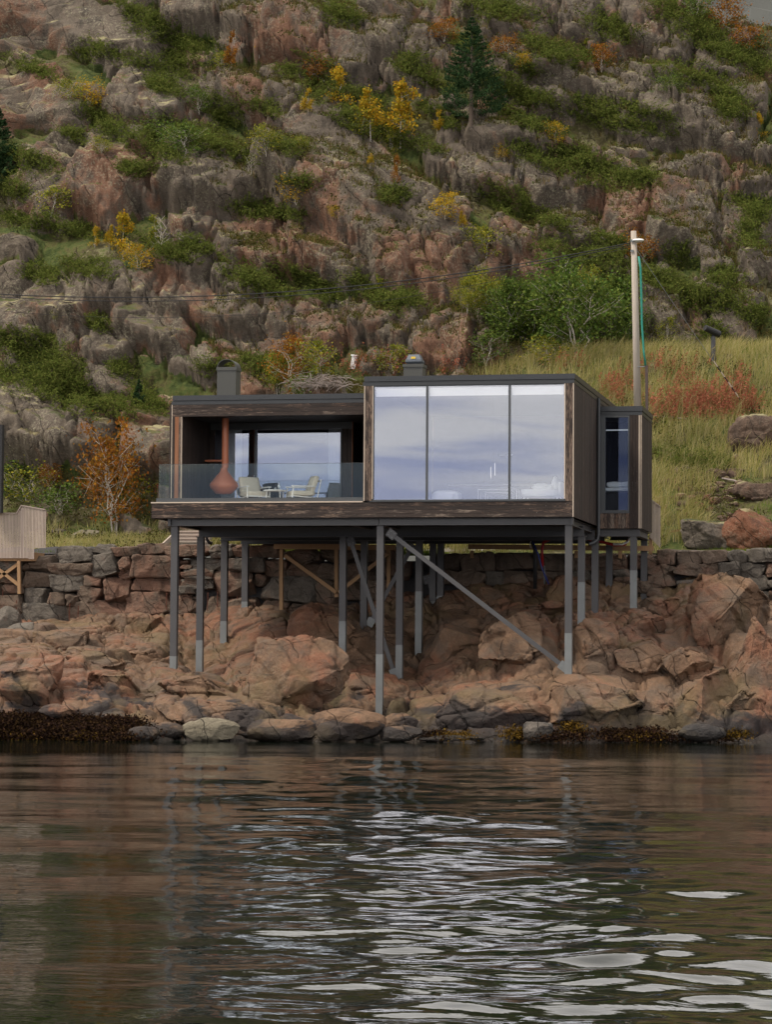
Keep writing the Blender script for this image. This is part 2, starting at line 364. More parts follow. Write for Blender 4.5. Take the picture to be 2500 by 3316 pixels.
MT = {}
MT['hill'] = mat_rock('hill_rock', (0.108, 0.083, 0.062), (0.165, 0.080, 0.048), (0.038, 0.032, 0.027), (0.28, 0.25, 0.18), 0.35, 0.6, moss=0.9)
MT['hillgrey'] = mat_rock('hill_rock_grey', (0.115, 0.096, 0.078), (0.15, 0.085, 0.055), (0.042, 0.037, 0.033), (0.29, 0.27, 0.20), 0.12, 0.65, moss=0.9)
MT['hillred'] = mat_rock('hill_rock_red', (0.125, 0.082, 0.058), (0.19, 0.080, 0.045), (0.04, 0.031, 0.026), (0.26, 0.22, 0.16), 0.6, 0.45, moss=0.85)
MT['shore'] = mat_rock('shore_granite', (0.185, 0.112, 0.068), (0.20, 0.090, 0.052), (0.05, 0.038, 0.030), (0.30, 0.23, 0.16), 0.5, 0.3, shore=True)
MT['shoregrey'] = mat_rock('shore_rock_grey', (0.14, 0.12, 0.10), (0.18, 0.11, 0.08), (0.05, 0.045, 0.04), (0.30, 0.27, 0.22), 0.15, 0.3, shore=True)
MT['palestone'] = mat_rock('pale_boulder', (0.20, 0.175, 0.125), (0.18, 0.14, 0.10), (0.09, 0.07, 0.055), (0.32, 0.29, 0.21), 0.2, 0.5)
MT['wallstone'] = mat_rock('wall_stone', (0.165, 0.122, 0.090), (0.195, 0.108, 0.074), (0.045, 0.036, 0.030), (0.26, 0.22, 0.17), 0.55, 0.3, scale=1.6)
MT['wallgrey'] = mat_rock('wall_stone_grey', (0.135, 0.118, 0.098), (0.18, 0.11, 0.08), (0.045, 0.04, 0.035), (0.30, 0.26, 0.20), 0.15, 0.35, scale=1.6)
MT['plank_h'] = mat_planks('charred_boards_horizontal', False, 0.62)
MT['plank_v'] = mat_planks('charred_boards_vertical', True, 0.15)
MT['plank_worn'] = mat_planks('charred_boards_worn', True, 1.15)
MT['edge'] = simple('bare_wood_edge', (0.46, 0.38, 0.30), 0.8, var=0.2)
MT['orangewood'] = mat_wood('orange_worn_board', (0.20, 0.075, 0.035), (0.32, 0.16, 0.09))
MT['metal_dark'] = simple('dark_grey_sheet_metal', (0.028, 0.031, 0.034), 0.42, 0.0, 0.15, 1.5, 0.03)
MT['frame'] = simple('window_frame_grey', (0.055, 0.06, 0.064), 0.45, 0.0, 0.1, 2, 0.02)
MT['steel'] = simple('painted_steel', (0.062, 0.061, 0.063), 0.5, 0.1, 0.25, 1.2, 0.05)
MT['galv'] = simple('galvanised_steel', (0.165, 0.175, 0.175), 0.5, 0.35, 0.25, 2.5, 0.08)
MT['black'] = simple('black_matt', (0.012, 0.012, 0.013), 0.6)
MT['inner'] = simple('interior_dark', (0.035, 0.032, 0.03), 0.8)
MT['innerwall'] = simple('interior_wall', (0.10, 0.095, 0.09), 0.8)
MT['white'] = simple('white_paint', (0.72, 0.73, 0.72), 0.5, var=0.05)
MT['blind'] = simple('white_blind', (0.80, 0.80, 0.77), 0.8, var=0.03)
MT['cushion'] = simple('cream_cushion', (0.62, 0.58, 0.48), 0.9, var=0.06, scale=12)
MT['rust'] = simple('terracotta_enamel', (0.46, 0.155, 0.075), 0.35, 0.0, 0.08, 3, 0.02)
MT['softwhite'] = simple('white_fabric', (0.78, 0.80, 0.80), 0.9, var=0.05, scale=8)
MT['timber'] = mat_wood('pale_timber', (0.25, 0.15, 0.08), (0.40, 0.25, 0.13))
MT['greywood'] = mat_wood('weathered_slats', (0.30, 0.24, 0.20), (0.52, 0.44, 0.38))
MT['polewood'] = mat_wood('pole_wood', (0.26, 0.22, 0.18), (0.50, 0.45, 0.39))
MT['bark'] = simple('pale_birch_bark', (0.42, 0.38, 0.33), 0.85, var=0.4, scale=20)
MT['barkdark'] = simple('dark_bark', (0.10, 0.075, 0.055), 0.9, var=0.3, scale=12)
MT['teal'] = simple('teal_conduit', (0.01, 0.20, 0.15), 0.5)
MT['redpipe'] = simple('red_pipe', (0.32, 0.012, 0.015), 0.4)
MT['bluepipe'] = simple('blue_pipe', (0.015, 0.03, 0.16), 0.4)
MT['whitepipe'] = simple('white_pipe', (0.6, 0.6, 0.58), 0.4)
MT['brownpipe'] = simple('brown_conduit', (0.06, 0.04, 0.035), 0.6)
MT['rustbar'] = simple('rusty_bar', (0.10, 0.032, 0.018), 0.9)
MT['glass'] = mat_glass('picture_window_glass', 0.19, (0.98, 0.985, 0.99), 0.0, 0.05, (0.90, 0.92, 1.0))
MT['glassdark'] = mat_glass('bedroom_window_glass', 0.02, (0.90, 0.93, 0.96), 0.0, 0.0, (0.55, 0.65, 1.0))
MT['glassback'] = mat_glass('sliding_door_glass', 0.19, (0.9, 0.92, 0.94), 0.0, 0.03, (0.85, 0.88, 1.0))
MT['glassrail'] = mat_glass('railing_glass', 0.015, (0.93, 0.955, 0.945), 0.02, 0.0, (0.8, 0.9, 0.88))
MT['gravel'] = simple('dark_gravel', (0.035, 0.033, 0.034), 0.95, var=0.5, scale=25, bump=0.8)
MT['seaweed'] = mat_leaf('dark_seaweed', [(0.012, 0.008, 0.007), (0.028, 0.015, 0.012), (0.05, 0.028, 0.012), (0.016, 0.010, 0.010)], trans=0.05)
MT['rockweed'] = mat_leaf('yellow_rockweed', [(0.05, 0.028, 0.008), (0.10, 0.055, 0.01), (0.16, 0.095, 0.018), (0.03, 0.018, 0.008)], trans=0.05)
MT['juniper'] = mat_leaf('juniper_needles', [(0.075, 0.105, 0.022), (0.125, 0.160, 0.032), (0.20, 0.215, 0.055), (0.09, 0.13, 0.03), (0.16, 0.14, 0.045)], trans=0.25, big=1.6)
MT['spruce'] = mat_leaf('spruce_needles', [(0.020, 0.042, 0.018), (0.035, 0.068, 0.028), (0.055, 0.090, 0.038)], trans=0.05)
MT['heath'] = mat_leaf('heath_leaves', [(0.05, 0.06, 0.014), (0.085, 0.075, 0.022), (0.07, 0.045, 0.018), (0.05, 0.07, 0.014), (0.11, 0.10, 0.03)], trans=0.1, big=0.8)
MT['yellow'] = mat_leaf('yellow_birch_leaves', [(0.50, 0.33, 0.035), (0.36, 0.29, 0.03), (0.54, 0.27, 0.02), (0.20, 0.21, 0.03)])
MT['yelgreen'] = mat_leaf('yellow_green_leaves', [(0.17, 0.20, 0.03), (0.36, 0.30, 0.04), (0.10, 0.15, 0.025), (0.24, 0.24, 0.04)])
MT['green'] = mat_leaf('green_birch_leaves', [(0.07, 0.12, 0.025), (0.11, 0.17, 0.04), (0.16, 0.19, 0.04), (0.05, 0.09, 0.02)])
MT['orange'] = mat_leaf('orange_leaves', [(0.30, 0.11, 0.02), (0.22, 0.075, 0.02), (0.36, 0.17, 0.025), (0.13, 0.08, 0.02)])
MT['grassgreen'] = mat_leaf('green_grass', [(0.13, 0.20, 0.025), (0.20, 0.28, 0.04), (0.09, 0.15, 0.02), (0.28, 0.30, 0.07)], trans=0.3, big=0.5)
MT['grassdry'] = mat_leaf('dry_grass', [(0.60, 0.48, 0.24), (0.48, 0.40, 0.16), (0.28, 0.30, 0.07), (0.66, 0.56, 0.32), (0.22, 0.25, 0.05)], trans=0.3, big=0.45)
MT['fireweed'] = mat_leaf('red_fireweed', [(0.36, 0.10, 0.065), (0.46, 0.16, 0.11), (0.26, 0.08, 0.05), (0.34, 0.22, 0.10)], trans=0.2)
MT['twig'] = simple('grey_brushwood', (0.25, 0.21, 0.19), 0.9, var=0.4, scale=20)

# ---------------------------------------------------------------- terrain height
ctrl = []
for x, y, Y in ((549, 2203, .3), (1229, 2318, .3), (1841, 2210, .3), (646, 2213, 2.75), (1109, 2180, 2.75), (1293, 2217, 2.75), (1883, 2040, 2.75),
                (725, 2085, 5.2), (1178, 2050, 5.2), (1356, 2110, 5.2), (1927, 2007, 5.2), (793, 2008, 7.6), (1402, 1950, 7.6), (1427, 1932, 7.6), (1973, 1925, 7.6),
                (2052, 1982, 5.4), (2086, 1958, 8.0)):
    p = aY(x, y, Y); ctrl.append((p[0], p[1], p[2]))
YW = 8.7
for x, y in ((-300, 2010), (0, 2010), (200, 2010), (400, 1980), (560, 1990), (900, 1985), (1150, 1960), (1500, 1900), (1800, 1870), (2100, 1890), (2300, 1925), (2500, 1930), (2900, 1930)):
    p = aY(x, y, YW - .3); ctrl.append((p[0], p[1], p[2]))
def a_depth(x, y, D):
    r = ray(x, y); return CAM + r * D
for x in range(-800, 3500, 300):
    D = 69.0 + (x / 2500) * 2.4
    hz = D * ray(x, 2395)[2] + CAM_H
    p = a_depth(x, 2395, D); ctrl.append((p[0], p[1], -0.04))
    p = a_depth(x, 2395, D - 3.5); ctrl.append((p[0], p[1], -1.4))
    p = a_depth(x, 2395, D - 12); ctrl.append((p[0], p[1], -4.0))
for x, y, D in ((60, 2260, 71.5), (200, 2200, 73), (60, 2130, 75), (350, 2150, 74.5), (2200, 2250, 73), (2400, 2200, 73.5), (2300, 2150, 75), (2200, 2050, 77), (800, 2290, 71.2), (2450, 2050, 77)):
    p = a_depth(x, y, D); ctrl.append(tuple(p))
ctrl = np.array(ctrl)
_d = np.hypot(ctrl[:, None, 0] - ctrl[None, :, 0], ctrl[:, None, 1] - ctrl[None, :, 1])
_A = np.block([[-_d + 0.15 * np.eye(len(ctrl)) * 0, np.c_[np.ones(len(ctrl)), ctrl[:, :2]]], [np.r_[[np.ones(len(ctrl))], ctrl[:, :2].T], np.zeros((3, 3))]])
_w = np.linalg.lstsq(_A, np.r_[ctrl[:, 2], 0, 0, 0], rcond=None)[0]
def H_shore(X, Y):
    X = np.atleast_1d(np.asarray(X, float)); Y = np.atleast_1d(np.asarray(Y, float))
    d = np.hypot(X[:, None] - ctrl[None, :, 0], Y[:, None] - ctrl[None, :, 1])
    return -d @ _w[:-3] + _w[-3] + X * _w[-2] + Y * _w[-1]
TZ = 5.42
def H_back(X, Y):
    X = np.atleast_1d(np.asarray(X, float)); Y = np.atleast_1d(np.asarray(Y, float))
    wr = sstep(-9.5, -3.0, X)
    t = np.maximum(Y - 12.0, 0)
    left = TZ + 0.02 * (Y - 9) + 0.10 * np.minimum(t, 8) + 1.15 * np.maximum(t - 7.0, 0)
    bank = TZ + 0.02 * (Y - 9) + 0.66 * np.clip(t, 0, 11.2) + 0.03 * np.clip(t - 11.2, 0, 3.0)
    slope_r = 1.12 - 0.22 * sstep(-2, 12, X)
    right = bank + slope_r * np.maximum(t - 14.2, 0)
    top = 33.0 - 4.3 * sstep(0.8, 3.4, X - 0.2 * (30 - Y))
    left = top - np.logaddexp(0, (top - left) / 2.0) * 2.0 * 1.0 if False else np.where(left > top, top + 0.12 * (left - top), left)
    right = np.where(right > top, top + 0.12 * (right - top), right)
    z = left * (1 - wr) + right * wr
    # crest at the far right, then the ground drops
    return z
def H_hill(X, Y):
    z = H_back(X, Y)
    X = np.atleast_1d(np.asarray(X, float)); Y = np.atleast_1d(np.asarray(Y, float))
    P = np.stack([X, Y, np.zeros_like(X)], 1)
    wr = sstep(-9.5, -3.0, X)
    m = sstep(0, 3.5, Y - (18.5 + wr * 8.0))
    big = fbm(P / 9.0 + 5, 3) * 2.2
    t = (z + big * 1.2 + 0.22 * X) / 4.0
    bench = 0.8 * np.sin(2 * np.pi * t) / (2 * np.pi) * 4.0
    blocks = 0.0; small = 0.0
    z = z + m * (big * 0.9 + bench + blocks + small) + (1 - m) * fbm(P / 2.2, 3) * 0.16 * sstep(12, 14, Y)
    return z
def H(X, Y):
    X = np.atleast_1d(np.asarray(X, float)); Y = np.atleast_1d(np.asarray(Y, float)); out = np.zeros(len(X))
    a = Y < YW
    if a.any(): out[a] = H_shore(X[a], Y[a])
    if (~a).any(): out[~a] = H_hill(X[~a], Y[~a])
    return out
def hit_surface(x, y, fn, d0, d1, n=500):
    D = np.linspace(d0, d1, n); r = ray(x, y); P = CAM[None] + D[:, None] * r[None]
    g = fn(P[:, 0], P[:, 1]) - P[:, 2]; k = np.argmax(g > 0)
    if not (g > 0).any(): k = n - 1
    return P[k], D[k]
# ---- terrain meshes
def grid_mesh(name, xs, ys, fn, mat, kind='structure', smooth=True, disp=None):
    X, Y = np.meshgrid(xs, ys); Z = fn(X.ravel(), Y.ravel()); nx, ny = len(xs), len(ys)
    V = np.stack([X.ravel(), Y.ravel(), Z], 1)
    if disp is not None: V = disp(V)
    i = np.arange(nx * ny).reshape(ny, nx)
    Fq = np.stack([i[:-1, :-1].ravel(), i[:-1, 1:].ravel(), i[1:, 1:].ravel(), i[1:, :-1].ravel()], 1)
    o = mesh_np(name, V, Fq, mat, None, smooth); tag(o, kind=kind); return o, V, Fq
def warp(a, b, lo, hi, step, coarse=2.5):
    mid = np.arange(lo, hi, step); L_ = lo - np.cumsum(step * 1.12 ** np.arange(1, 60)); L_ = np.maximum(L_, a); R_ = hi + np.cumsum(step * 1.12 ** np.arange(0, 60)); R_ = np.minimum(R_, b)
    return np.unique(np.concatenate([L_, mid, R_]))
def mat_ground():
    b = NB('heath_ground'); g = b.pos(); p = (g, 'Position'); s = b.n('SeparateXYZ', {0: p})
    n1 = b.noise(p, 0.55, 6, 0.62); n2 = b.noise(p, 4.5, 6, 0.65); n3 = b.noise(p, 18, 4, 0.6)
    c = b.ramp(b.math('ADD', n1, b.math('MULTIPLY', b.math('SUBTRACT', n2, 0.5), 0.55)), [(0.30, (0.030, 0.042, 0.010)), (0.42, (0.055, 0.068, 0.018)), (0.50, (0.075, 0.070, 0.025)), (0.58, (0.05, 0.045, 0.02)), (0.70, (0.17, 0.16, 0.08)), (0.8, (0.07, 0.08, 0.02))])
    c = b.mix(b.ramp(n3, [(0.35, 0.6), (0.6, 0.0)]), c, (0.02, 0.02, 0.012))
    # bare rock where the ground is steep
    nz = b.n('SeparateXYZ', {0: (g, 'Normal')})
    f = b.math('ADD', (nz, 'Z'), b.math('MULTIPLY', b.math('SUBTRACT', n2, 0.5), 0.5))
    rockm = b.ramp(f, [(0.66, 1.0), (0.76, 0.0)])
    rc = b.mix(b.ramp(b.noise(p, 0.4, 4), [(0.50, 0.0), (0.66, 1.0)]), (0.108, 0.084, 0.062), (0.16, 0.080, 0.048))
    rc = b.mix(b.ramp(b.noise(b.mapping(p, (2.6, 2.6, 0.4), (0, R(18), 0)), 1.0, 5), [(0.5, 0.0), (0.68, 0.8)]), rc, (0.04, 0.034, 0.03))
    rc = b.mix(b.ramp(n3, [(0.52, 0.0), (0.64, 0.6)]), rc, (0.27, 0.25, 0.19))
    c = b.mix(rockm, c, rc)
    # earth of the bank
    h = b.math('ADD', n2, b.math('MULTIPLY', n3, 0.5))
    return b.pbr(c, 0.92, b.bump(h, 0.9, 0.09), spec=0.2)
MT['ground'] = mat_ground(); MT['hillmix'] = mat_rock('hill_bedrock', (0.118, 0.095, 0.073), (0.165, 0.086, 0.054), (0.034, 0.029, 0.025), (0.28, 0.26, 0.18), 0.42, 0.75, moss=0.9, attr=True)
xs = warp(-160, 160, -24, 12.5, 0.068); ys = warp(YW + 0.05, 260, 18, 46, 0.062)
def hillfn(X, Y): return H_hill(X, Y)

xs2 = warp(-60, 60, -19, 8.5, 0.043); ys2 = warp(-40, YW + 0.6, -8.0, YW + 0.6, 0.045)
def shorefn(X, Y):
    z = H_shore(X, Y); P = np.stack([X, Y, z * 0.6], 1)
    Pw = P + 0.35 * np.stack([perlin(P / 1.3), perlin(P / 1.3 + 9), perlin(P / 1.3 + 5)], 1)
    f1, f2, hc = voro(Pw / np.array([1.75, 1.3, 1.4]) + 3.3)
    e = sstep(0, 0.16, f2 - f1)
    g1, g2, gh = voro(Pw / np.array([0.7, 0.6, 0.5]) + 8.1)
    e2 = sstep(0, 0.12, g2 - g1)
    m = sstep(-7.8, -6.5, Y) * 1.0
    return z - 0.12 + m * ((hc - 0.45) * 0.34 * e + 0.16 * (1 - f1) * e - 0.10 * (1 - e) + (gh - 0.5) * 0.08 * e2 - 0.035 * (1 - e2) + 0.10 * fbm(P / 1.1, 4))


# ---------------------------------------------------------------- rocks
def rock(seed, sub, cuts=16, p=3.0, flat=0.10, lo=0.66, fac=0.94, hi=1.0):
    V, T = ico(sub); r_ = np.random.default_rng(seed)
    r = 1.0 / (np.sum(np.abs(V) ** p, axis=1)) ** (1.0 / p); P = V * r[:, None]
    P = P @ np.linalg.qr(np.eye(3) + 0.25 * r_.normal(size=(3, 3)))[0]
    for k in range(cuts):
        n = r_.normal(size=3); n /= np.linalg.norm(n); d = r_.uniform(lo, hi)
        s = np.maximum(P @ n - d, 0); P = P - n * (s * fac)[:, None]
    P = P * (1 + flat * fbm(P * 1.6 + seed * 3.1, 4))[:, None]
    return P, T
JN = [np.array((.84, .25, .48)), np.array((-.25, .3, .92)), np.array((.75, -.6, -.25))]
def joints(P, N_, amp=1.0, sp=1.5, seed=0):
    """step and crack the surface along joint planes in world space"""
    w = np.stack([fbm(P / 2.4 + seed, 3), fbm(P / 2.4 + 31 + seed, 3), fbm(P / 2.4 + 57, 3)], 1) * 0.7
    Q = P + w; out = np.zeros(len(P))
    for i, (n, s, a) in enumerate(zip(JN, (sp, sp * 1.25, sp * 1.9), (1.0, 0.75, 0.6))):
        n = n / np.linalg.norm(n); u = Q @ n / s + 0.37 * seed; k = np.floor(u); fr = u - k
        j = hash1(k.astype(np.int64) * 7 + i * 31 + seed) 
        out += (j - 0.5) * 0.17 * a
        dd = np.minimum(fr, 1 - fr) * s
        out -= 0.16 * a * np.exp(-(dd / 0.055) ** 2) * (hash1(k.astype(np.int64) * 3 + i + seed + 5) > 0.25)
    return P + N_ * (out * amp)[:, None]
def vnorm(P, T):
    a, b, c = P[T[:, 0]], P[T[:, 1]], P[T[:, 2]]; n = np.cross(b - a, c - a); N_ = np.zeros_like(P)
    for k in range(3): np.add.at(N_, T[:, k], n)
    return N_ / (np.linalg.norm(N_, axis=1, keepdims=True) + 1e-9)
RIGHT = M[0]; UPV = -M[1]; FWD = M[2]
def place_rock(seed, c, hw, hh, hd, rot, sub, crack=0.0, sp=1.5, lean=0.0, **k):
    P, T = rock(seed, sub, **k)
    a = R(rot); x, z = P[:, 0] * hw, P[:, 2] * hh
    X = x * math.cos(a) + z * math.sin(a); Z = -x * math.sin(a) + z * math.cos(a); Y = P[:, 1] * hd + lean * Z
    Q = X[:, None] * RIGHT + Y[:, None] * np.array([0.1, 0.99, 0]) + Z[:, None] * np.array([0, 0, 1.0]) + np.asarray(c)
    if crack > 0:
        Q = joints(Q, vnorm(Q, T), crack, sp, seed % 5)
        N2 = vnorm(Q, T); Q = Q + N2 * (facets(Q, np.array([1.1, 1.0, .9]), 3, .09, .07) + facets(Q, np.array([.4, .4, .35]), 7, .016, .014))[:, None] * min(1.0, crack * 2); Q = Q + N2 * (0.03 * fbm(Q / 0.45, 4))[:, None]
    return Q, T
# hillside outcrops (cx, cy, w, h, rot) in the 1668-wide view of the photograph
OC = [(60,45,190,130,10,'hillred'),(245,92,240,125,16,'hillgrey'),(300,150,150,60,8,'hillgrey'),(420,40,160,90,5,'hill'),(560,65,190,110,22,'hill'),(700,105,270,170,20,'hill'),(825,70,130,140,25,'hillgrey'),(900,110,80,90,30,'hillgrey'),
(15,225,75,140,-5,'hillred'),(95,180,90,60,5,'hillred'),(130,250,130,80,5,'hill'),(330,232,200,110,18,'hill'),(560,215,260,70,4,'hillgrey'),(610,275,330,90,26,'hill'),(240,330,190,60,-5,'hill'),(750,180,120,60,10,'hill'),(870,160,110,70,20,'hill'),
(105,410,140,170,25,'hillred'),(235,405,160,170,35,'hillred'),(320,400,80,130,15,'hillred'),(470,395,270,150,12,'hill'),(600,360,90,100,20,'hill'),(780,455,470,240,37,'hill'),(930,540,230,190,45,'hillred'),(720,540,220,160,25,'hill'),(640,420,120,160,20,'hill'),
(450,500,170,70,-10,'hillred'),(560,530,190,120,10,'hillred'),(385,578,140,80,18,'hillgrey'),(270,640,150,110,10,'hillgrey'),(130,665,160,110,20,'hill'),(40,700,120,90,10,'hillgrey'),(400,650,160,90,25,'hill'),(520,620,150,70,5,'hillgrey'),(480,690,180,80,22,'hill'),(330,715,170,110,28,'hill'),(230,750,120,60,10,'hillgrey'),
(615,690,120,100,5,'hill'),(690,720,110,110,10,'hill'),(760,700,110,90,0,'hill'),(840,715,120,90,15,'hillred'),(900,660,130,60,10,'hill'),(965,750,140,110,5,'hillred'),(900,760,80,60,0,'hill'),
(60,865,150,70,5,'hillgrey'),(250,830,140,60,15,'hillgrey'),(80,950,190,140,5,'hillgrey'),(200,960,110,130,5,'hillgrey'),(335,965,130,170,8,'hillred'),(280,900,110,60,10,'hillgrey'),(420,790,120,60,5,'hillgrey'),(150,820,90,40,20,'hill'),(180,610,150,50,-5,'hillgrey'),(20,540,130,50,5,'hillgrey'),
(1125,60,160,110,5,'hillgrey'),(1245,50,110,130,0,'hillgrey'),(1390,50,110,130,0,'hillgrey'),(1450,110,90,110,0,'hillgrey'),(1020,30,100,60,10,'hillgrey'),(1150,145,200,85,12,'hill'),(1290,200,250,50,12,'hillgrey'),(1200,225,110,60,5,'hill'),(1310,100,90,90,0,'hillgrey'),(1390,175,110,60,5,'hillgrey'),(1350,240,150,40,8,'hillgrey'),
(1110,310,220,60,8,'hill'),(1060,400,170,80,20,'hill'),(1160,395,90,80,5,'hill'),(1225,412,190,90,3,'hill'),(1490,270,220,100,15,'hillgrey'),(1570,300,140,100,10,'hillgrey'),(1400,290,120,70,10,'hillgrey'),(1380,460,140,130,2,'hillred'),(1480,480,150,180,5,'hill'),(1540,560,50,110,5,'hillgrey'),(1500,370,160,50,8,'hillgrey'),(1600,400,140,50,8,'hillgrey'),
(1100,530,110,90,30,'hill'),(1160,570,110,110,10,'hillred'),(1060,560,100,110,40,'hillred'),(1250,500,130,60,10,'hill'),(1300,590,90,60,5,'hillgrey'),(1425,650,80,170,-22,'hillgrey'),(1460,740,90,80,-20,'hillgrey'),(1590,690,110,110,5,'hillgrey'),(1600,500,150,80,5,'hill'),(1640,570,80,70,5,'hill'),(1540,640,80,60,5,'hillgrey'),(1340,720,120,90,10,'hill'),(1040,680,110,110,10,'hill'),(1190,740,90,60,0,'hill'),
(1560,160,140,60,12,'hillgrey'),(1620,230,90,60,12,'hillgrey'),(980,370,130,60,10,'hill'),(980,250,110,50,10,'hillgrey'),(1480,200,110,50,10,'hillgrey'),(1600,330,140,40,6,'hillgrey'),(990,130,120,60,12,'hill')]
def project_n(V):
    q = (V - CAM) @ M.T; return CX0 + F * q[:, 0] / q[:, 2], CY0 + F * q[:, 1] / q[:, 2], q[:, 2]
_xx, _yy = np.meshgrid(xs, ys); HV = np.stack([_xx.ravel(), _yy.ravel(), H_hill(_xx.ravel(), _yy.ravel())], 1)
_nx, _ny = len(xs), len(ys); _i = np.arange(_nx * _ny).reshape(_ny, _nx)
HF = np.stack([_i[:-1, :-1].ravel(), _i[:-1, 1:].ravel(), _i[1:, 1:].ravel(), _i[1:, :-1].ravel()], 1)
wr_ = sstep(-9.5, -3.0, HV[:, 0]); hm = sstep(0.0, 2.0, HV[:, 1] - (17.6 + wr_ * 8.4))
act = np.where((hm > 0) & (HV[:, 1] < 75))[0]; A = HV[act]
pu, pv, pd = project_n(A); pu /= 1.4988; pv /= 1.4988; s_ = pd / F * 1.4988
wx = perlin(A / 1.8) * 13 + perlin(A / .55 + 7) * 5 + perlin(A / .22 + 3) * 2.5; wy = perlin(A / 1.8 + 21) * 11 + perlin(A / .55 + 27) * 5 + perlin(A / .22 + 13) * 2
qx, qy = pu + wx, pv + wy
# filler blocks everywhere: sheared voronoi cells
Sk = np.stack([A[:, 0] + 0.62 * A[:, 2], A[:, 1] * .5, A[:, 2] + .15 * A[:, 0]], 1) + .35 * np.stack([perlin(A / 1.1), perlin(A / 1.1 + 9), perlin(A / 1.1 + 33)], 1)
f1, f2, hc = voro(Sk / np.array([2.1, 2.6, 1.7]) + 2.0)
g1, g2, gh = voro(Sk / np.array([.85, 1.2, .75]) + 7.0, 5)
fill = np.where(hc > .52, (.02 + .55 * hc) * sstep(0, .22, f2 - f1) * (1 - .35 * f1), -.15) + np.where(gh > .5, .16 * gh * sstep(0, .22, g2 - g1), 0)
fieldv = fill.copy(); rockm = np.where(hc > .52, sstep(.04, .14, f2 - f1), 0.0) ; tone = np.where(gh > .5, .25, .45) + .25 * (hc - .5)
TN = {'hill': .5, 'hillgrey': .15, 'hillred': .95}
rr = np.random.default_rng(9)
extra = [(rr.uniform(-60, 1730), rr.uniform(0, 800), rr.uniform(45, 120), rr.uniform(30, 75), rr.uniform(0, 35), rr.choice(['hill', 'hillgrey', 'hillred', 'hill'])) for _ in range(90)]
for i, (cx, cy, w, h, rot, mt) in enumerate(extra + sorted(OC, key=lambda q: q[2] * q[3])):
    big_ = i >= len(extra)
    dx, dy = qx - cx, qy - cy; near_ = (np.abs(dx) < w * .75 + h * .4) & (np.abs(dy) < h * .8 + w * .4)
    k = np.where(near_)[0]
    if not len(k): continue
    a_ = R(rot); u = (dx[k] * math.cos(a_) + dy[k] * math.sin(a_)) / (w * .53); v = (-dx[k] * math.sin(a_) + dy[k] * math.cos(a_)) / (h * .54)
    rq = np.random.default_rng(300 + i); r = np.maximum(np.abs(u) / rq.uniform(.9, 1.0), np.abs(v) / rq.uniform(.9, 1.0))
    for q_ in range(4):
        t_ = (q_ + .5) * math.pi / 2 + rq.uniform(-.35, .35); r = np.maximum(r, (u * math.cos(t_) + v * math.sin(t_)) / rq.uniform(.98, 1.28))
    gx_, gy_ = rq.uniform(-.35, .35), rq.uniform(-.1, .25)
    hw_ = math.sqrt(w * h) * s_[k] * (.38 if big_ else .24)
    prof = np.minimum(1, (1 - np.clip(r, 0, 1.2)) / .20) 
    g = hw_ * np.where(prof > 0, prof, prof * 2) * (.55 + .26 * (v + 1) + gx_ * u + gy_ * v * .5) + .10 + (hash1(np.array([i * 13]))[0] - .5) * .25
    up_ = (g > fieldv[k]) & (r < 1.03)
    kk = k[up_]; fieldv[kk] = g[up_]; rockm[kk] = sstep(1.02, .93, r[up_]); tone[kk] = TN[mt] + .12 * (rr.random() - .5)
    # dark groove round each big outcrop
    if big_:
        ring = (r > 1.0) & (r < 1.12) ; kr = k[ring]; fieldv[kr] -= .30 * (1 - np.abs(r[ring] - 1.05) / .07).clip(0, 1); 
NRM = np.array([0.0, -0.74, 0.67]); shr = lambda V: np.stack([V[:, 0] + .6 * V[:, 2], V[:, 1], V[:, 2] - .15 * V[:, 0]], 1) + .12 * np.stack([perlin(V / .7), perlin(V / .7 + 9), perlin(V / .7 + 5)], 1)
fcr = facets(shr(A), np.array([1.9, 1.5, 1.7]), 2, .46, .26) + facets(shr(A), np.array([.75, .7, .6]), 6, .12, .10) + facets(shr(A), np.array([.30, .30, .24]), 9, .035, .035)
nfine = .05 * fbm(A / .9, 4) + .03 * fbm(A / .3 + 3, 3) + fcr * (.35 + .65 * rockm)
D_ = (fieldv * (.35 + .65 * hm[act]) + nfine) * hm[act]
B_ = A + NRM * D_[:, None]
# joint planes: step the blocks and open the cracks
w3 = np.stack([fbm(B_ / 3.0, 3), fbm(B_ / 3.0 + 31, 3), fbm(B_ / 3.0 + 57, 3)], 1) * .8; Qj = B_ + w3
for j, (n_, sp_, am_) in enumerate((((.84, .25, .52), 2.1, .13), ((.70, .1, .25), 3.3, .13), ((-.25, .3, .92), 2.3, .12))):
    n_ = np.array(n_) / np.linalg.norm(n_); u = Qj @ n_ / sp_; kf = np.floor(u); fr = u - kf; hj = hash1(kf.astype(np.int64) * 7 + j * 31 + (tone * 40).astype(np.int64))
    dd_ = np.minimum(fr, 1 - fr) * sp_
    D_ += rockm * hm[act] * ((hj - .5) * am_ * 1.6 + am_ * .55 * (fr - .5) - .20 * np.exp(-(dd_ / .05) ** 2) * (hash1(kf.astype(np.int64) * 3 + j + 5) > .25))
HV[act] = A + NRM * D_[:, None]
fullr = np.zeros(len(HV)); fullr[act] = rockm * hm[act]; fullt = np.full(len(HV), .4); fullt[act] = tone
hill = tag(mesh_np('hillside', HV, HF, MT['hillmix'], smooth=True), kind='structure')
for nm_, arr in (('rockmask', fullr), ('tone', fullt)):
    at = hill.data.attributes.new(nm_, 'FLOAT', 'POINT'); at.data.foreach_set('value', arr.astype(np.float32))
def merge_rocks(lst):
    Vs, Ts, n = [], [], 0
    for Q, T in lst: Vs.append(Q); Ts.append(T + n); n += len(Q)
    return np.concatenate(Vs), np.concatenate(Ts)
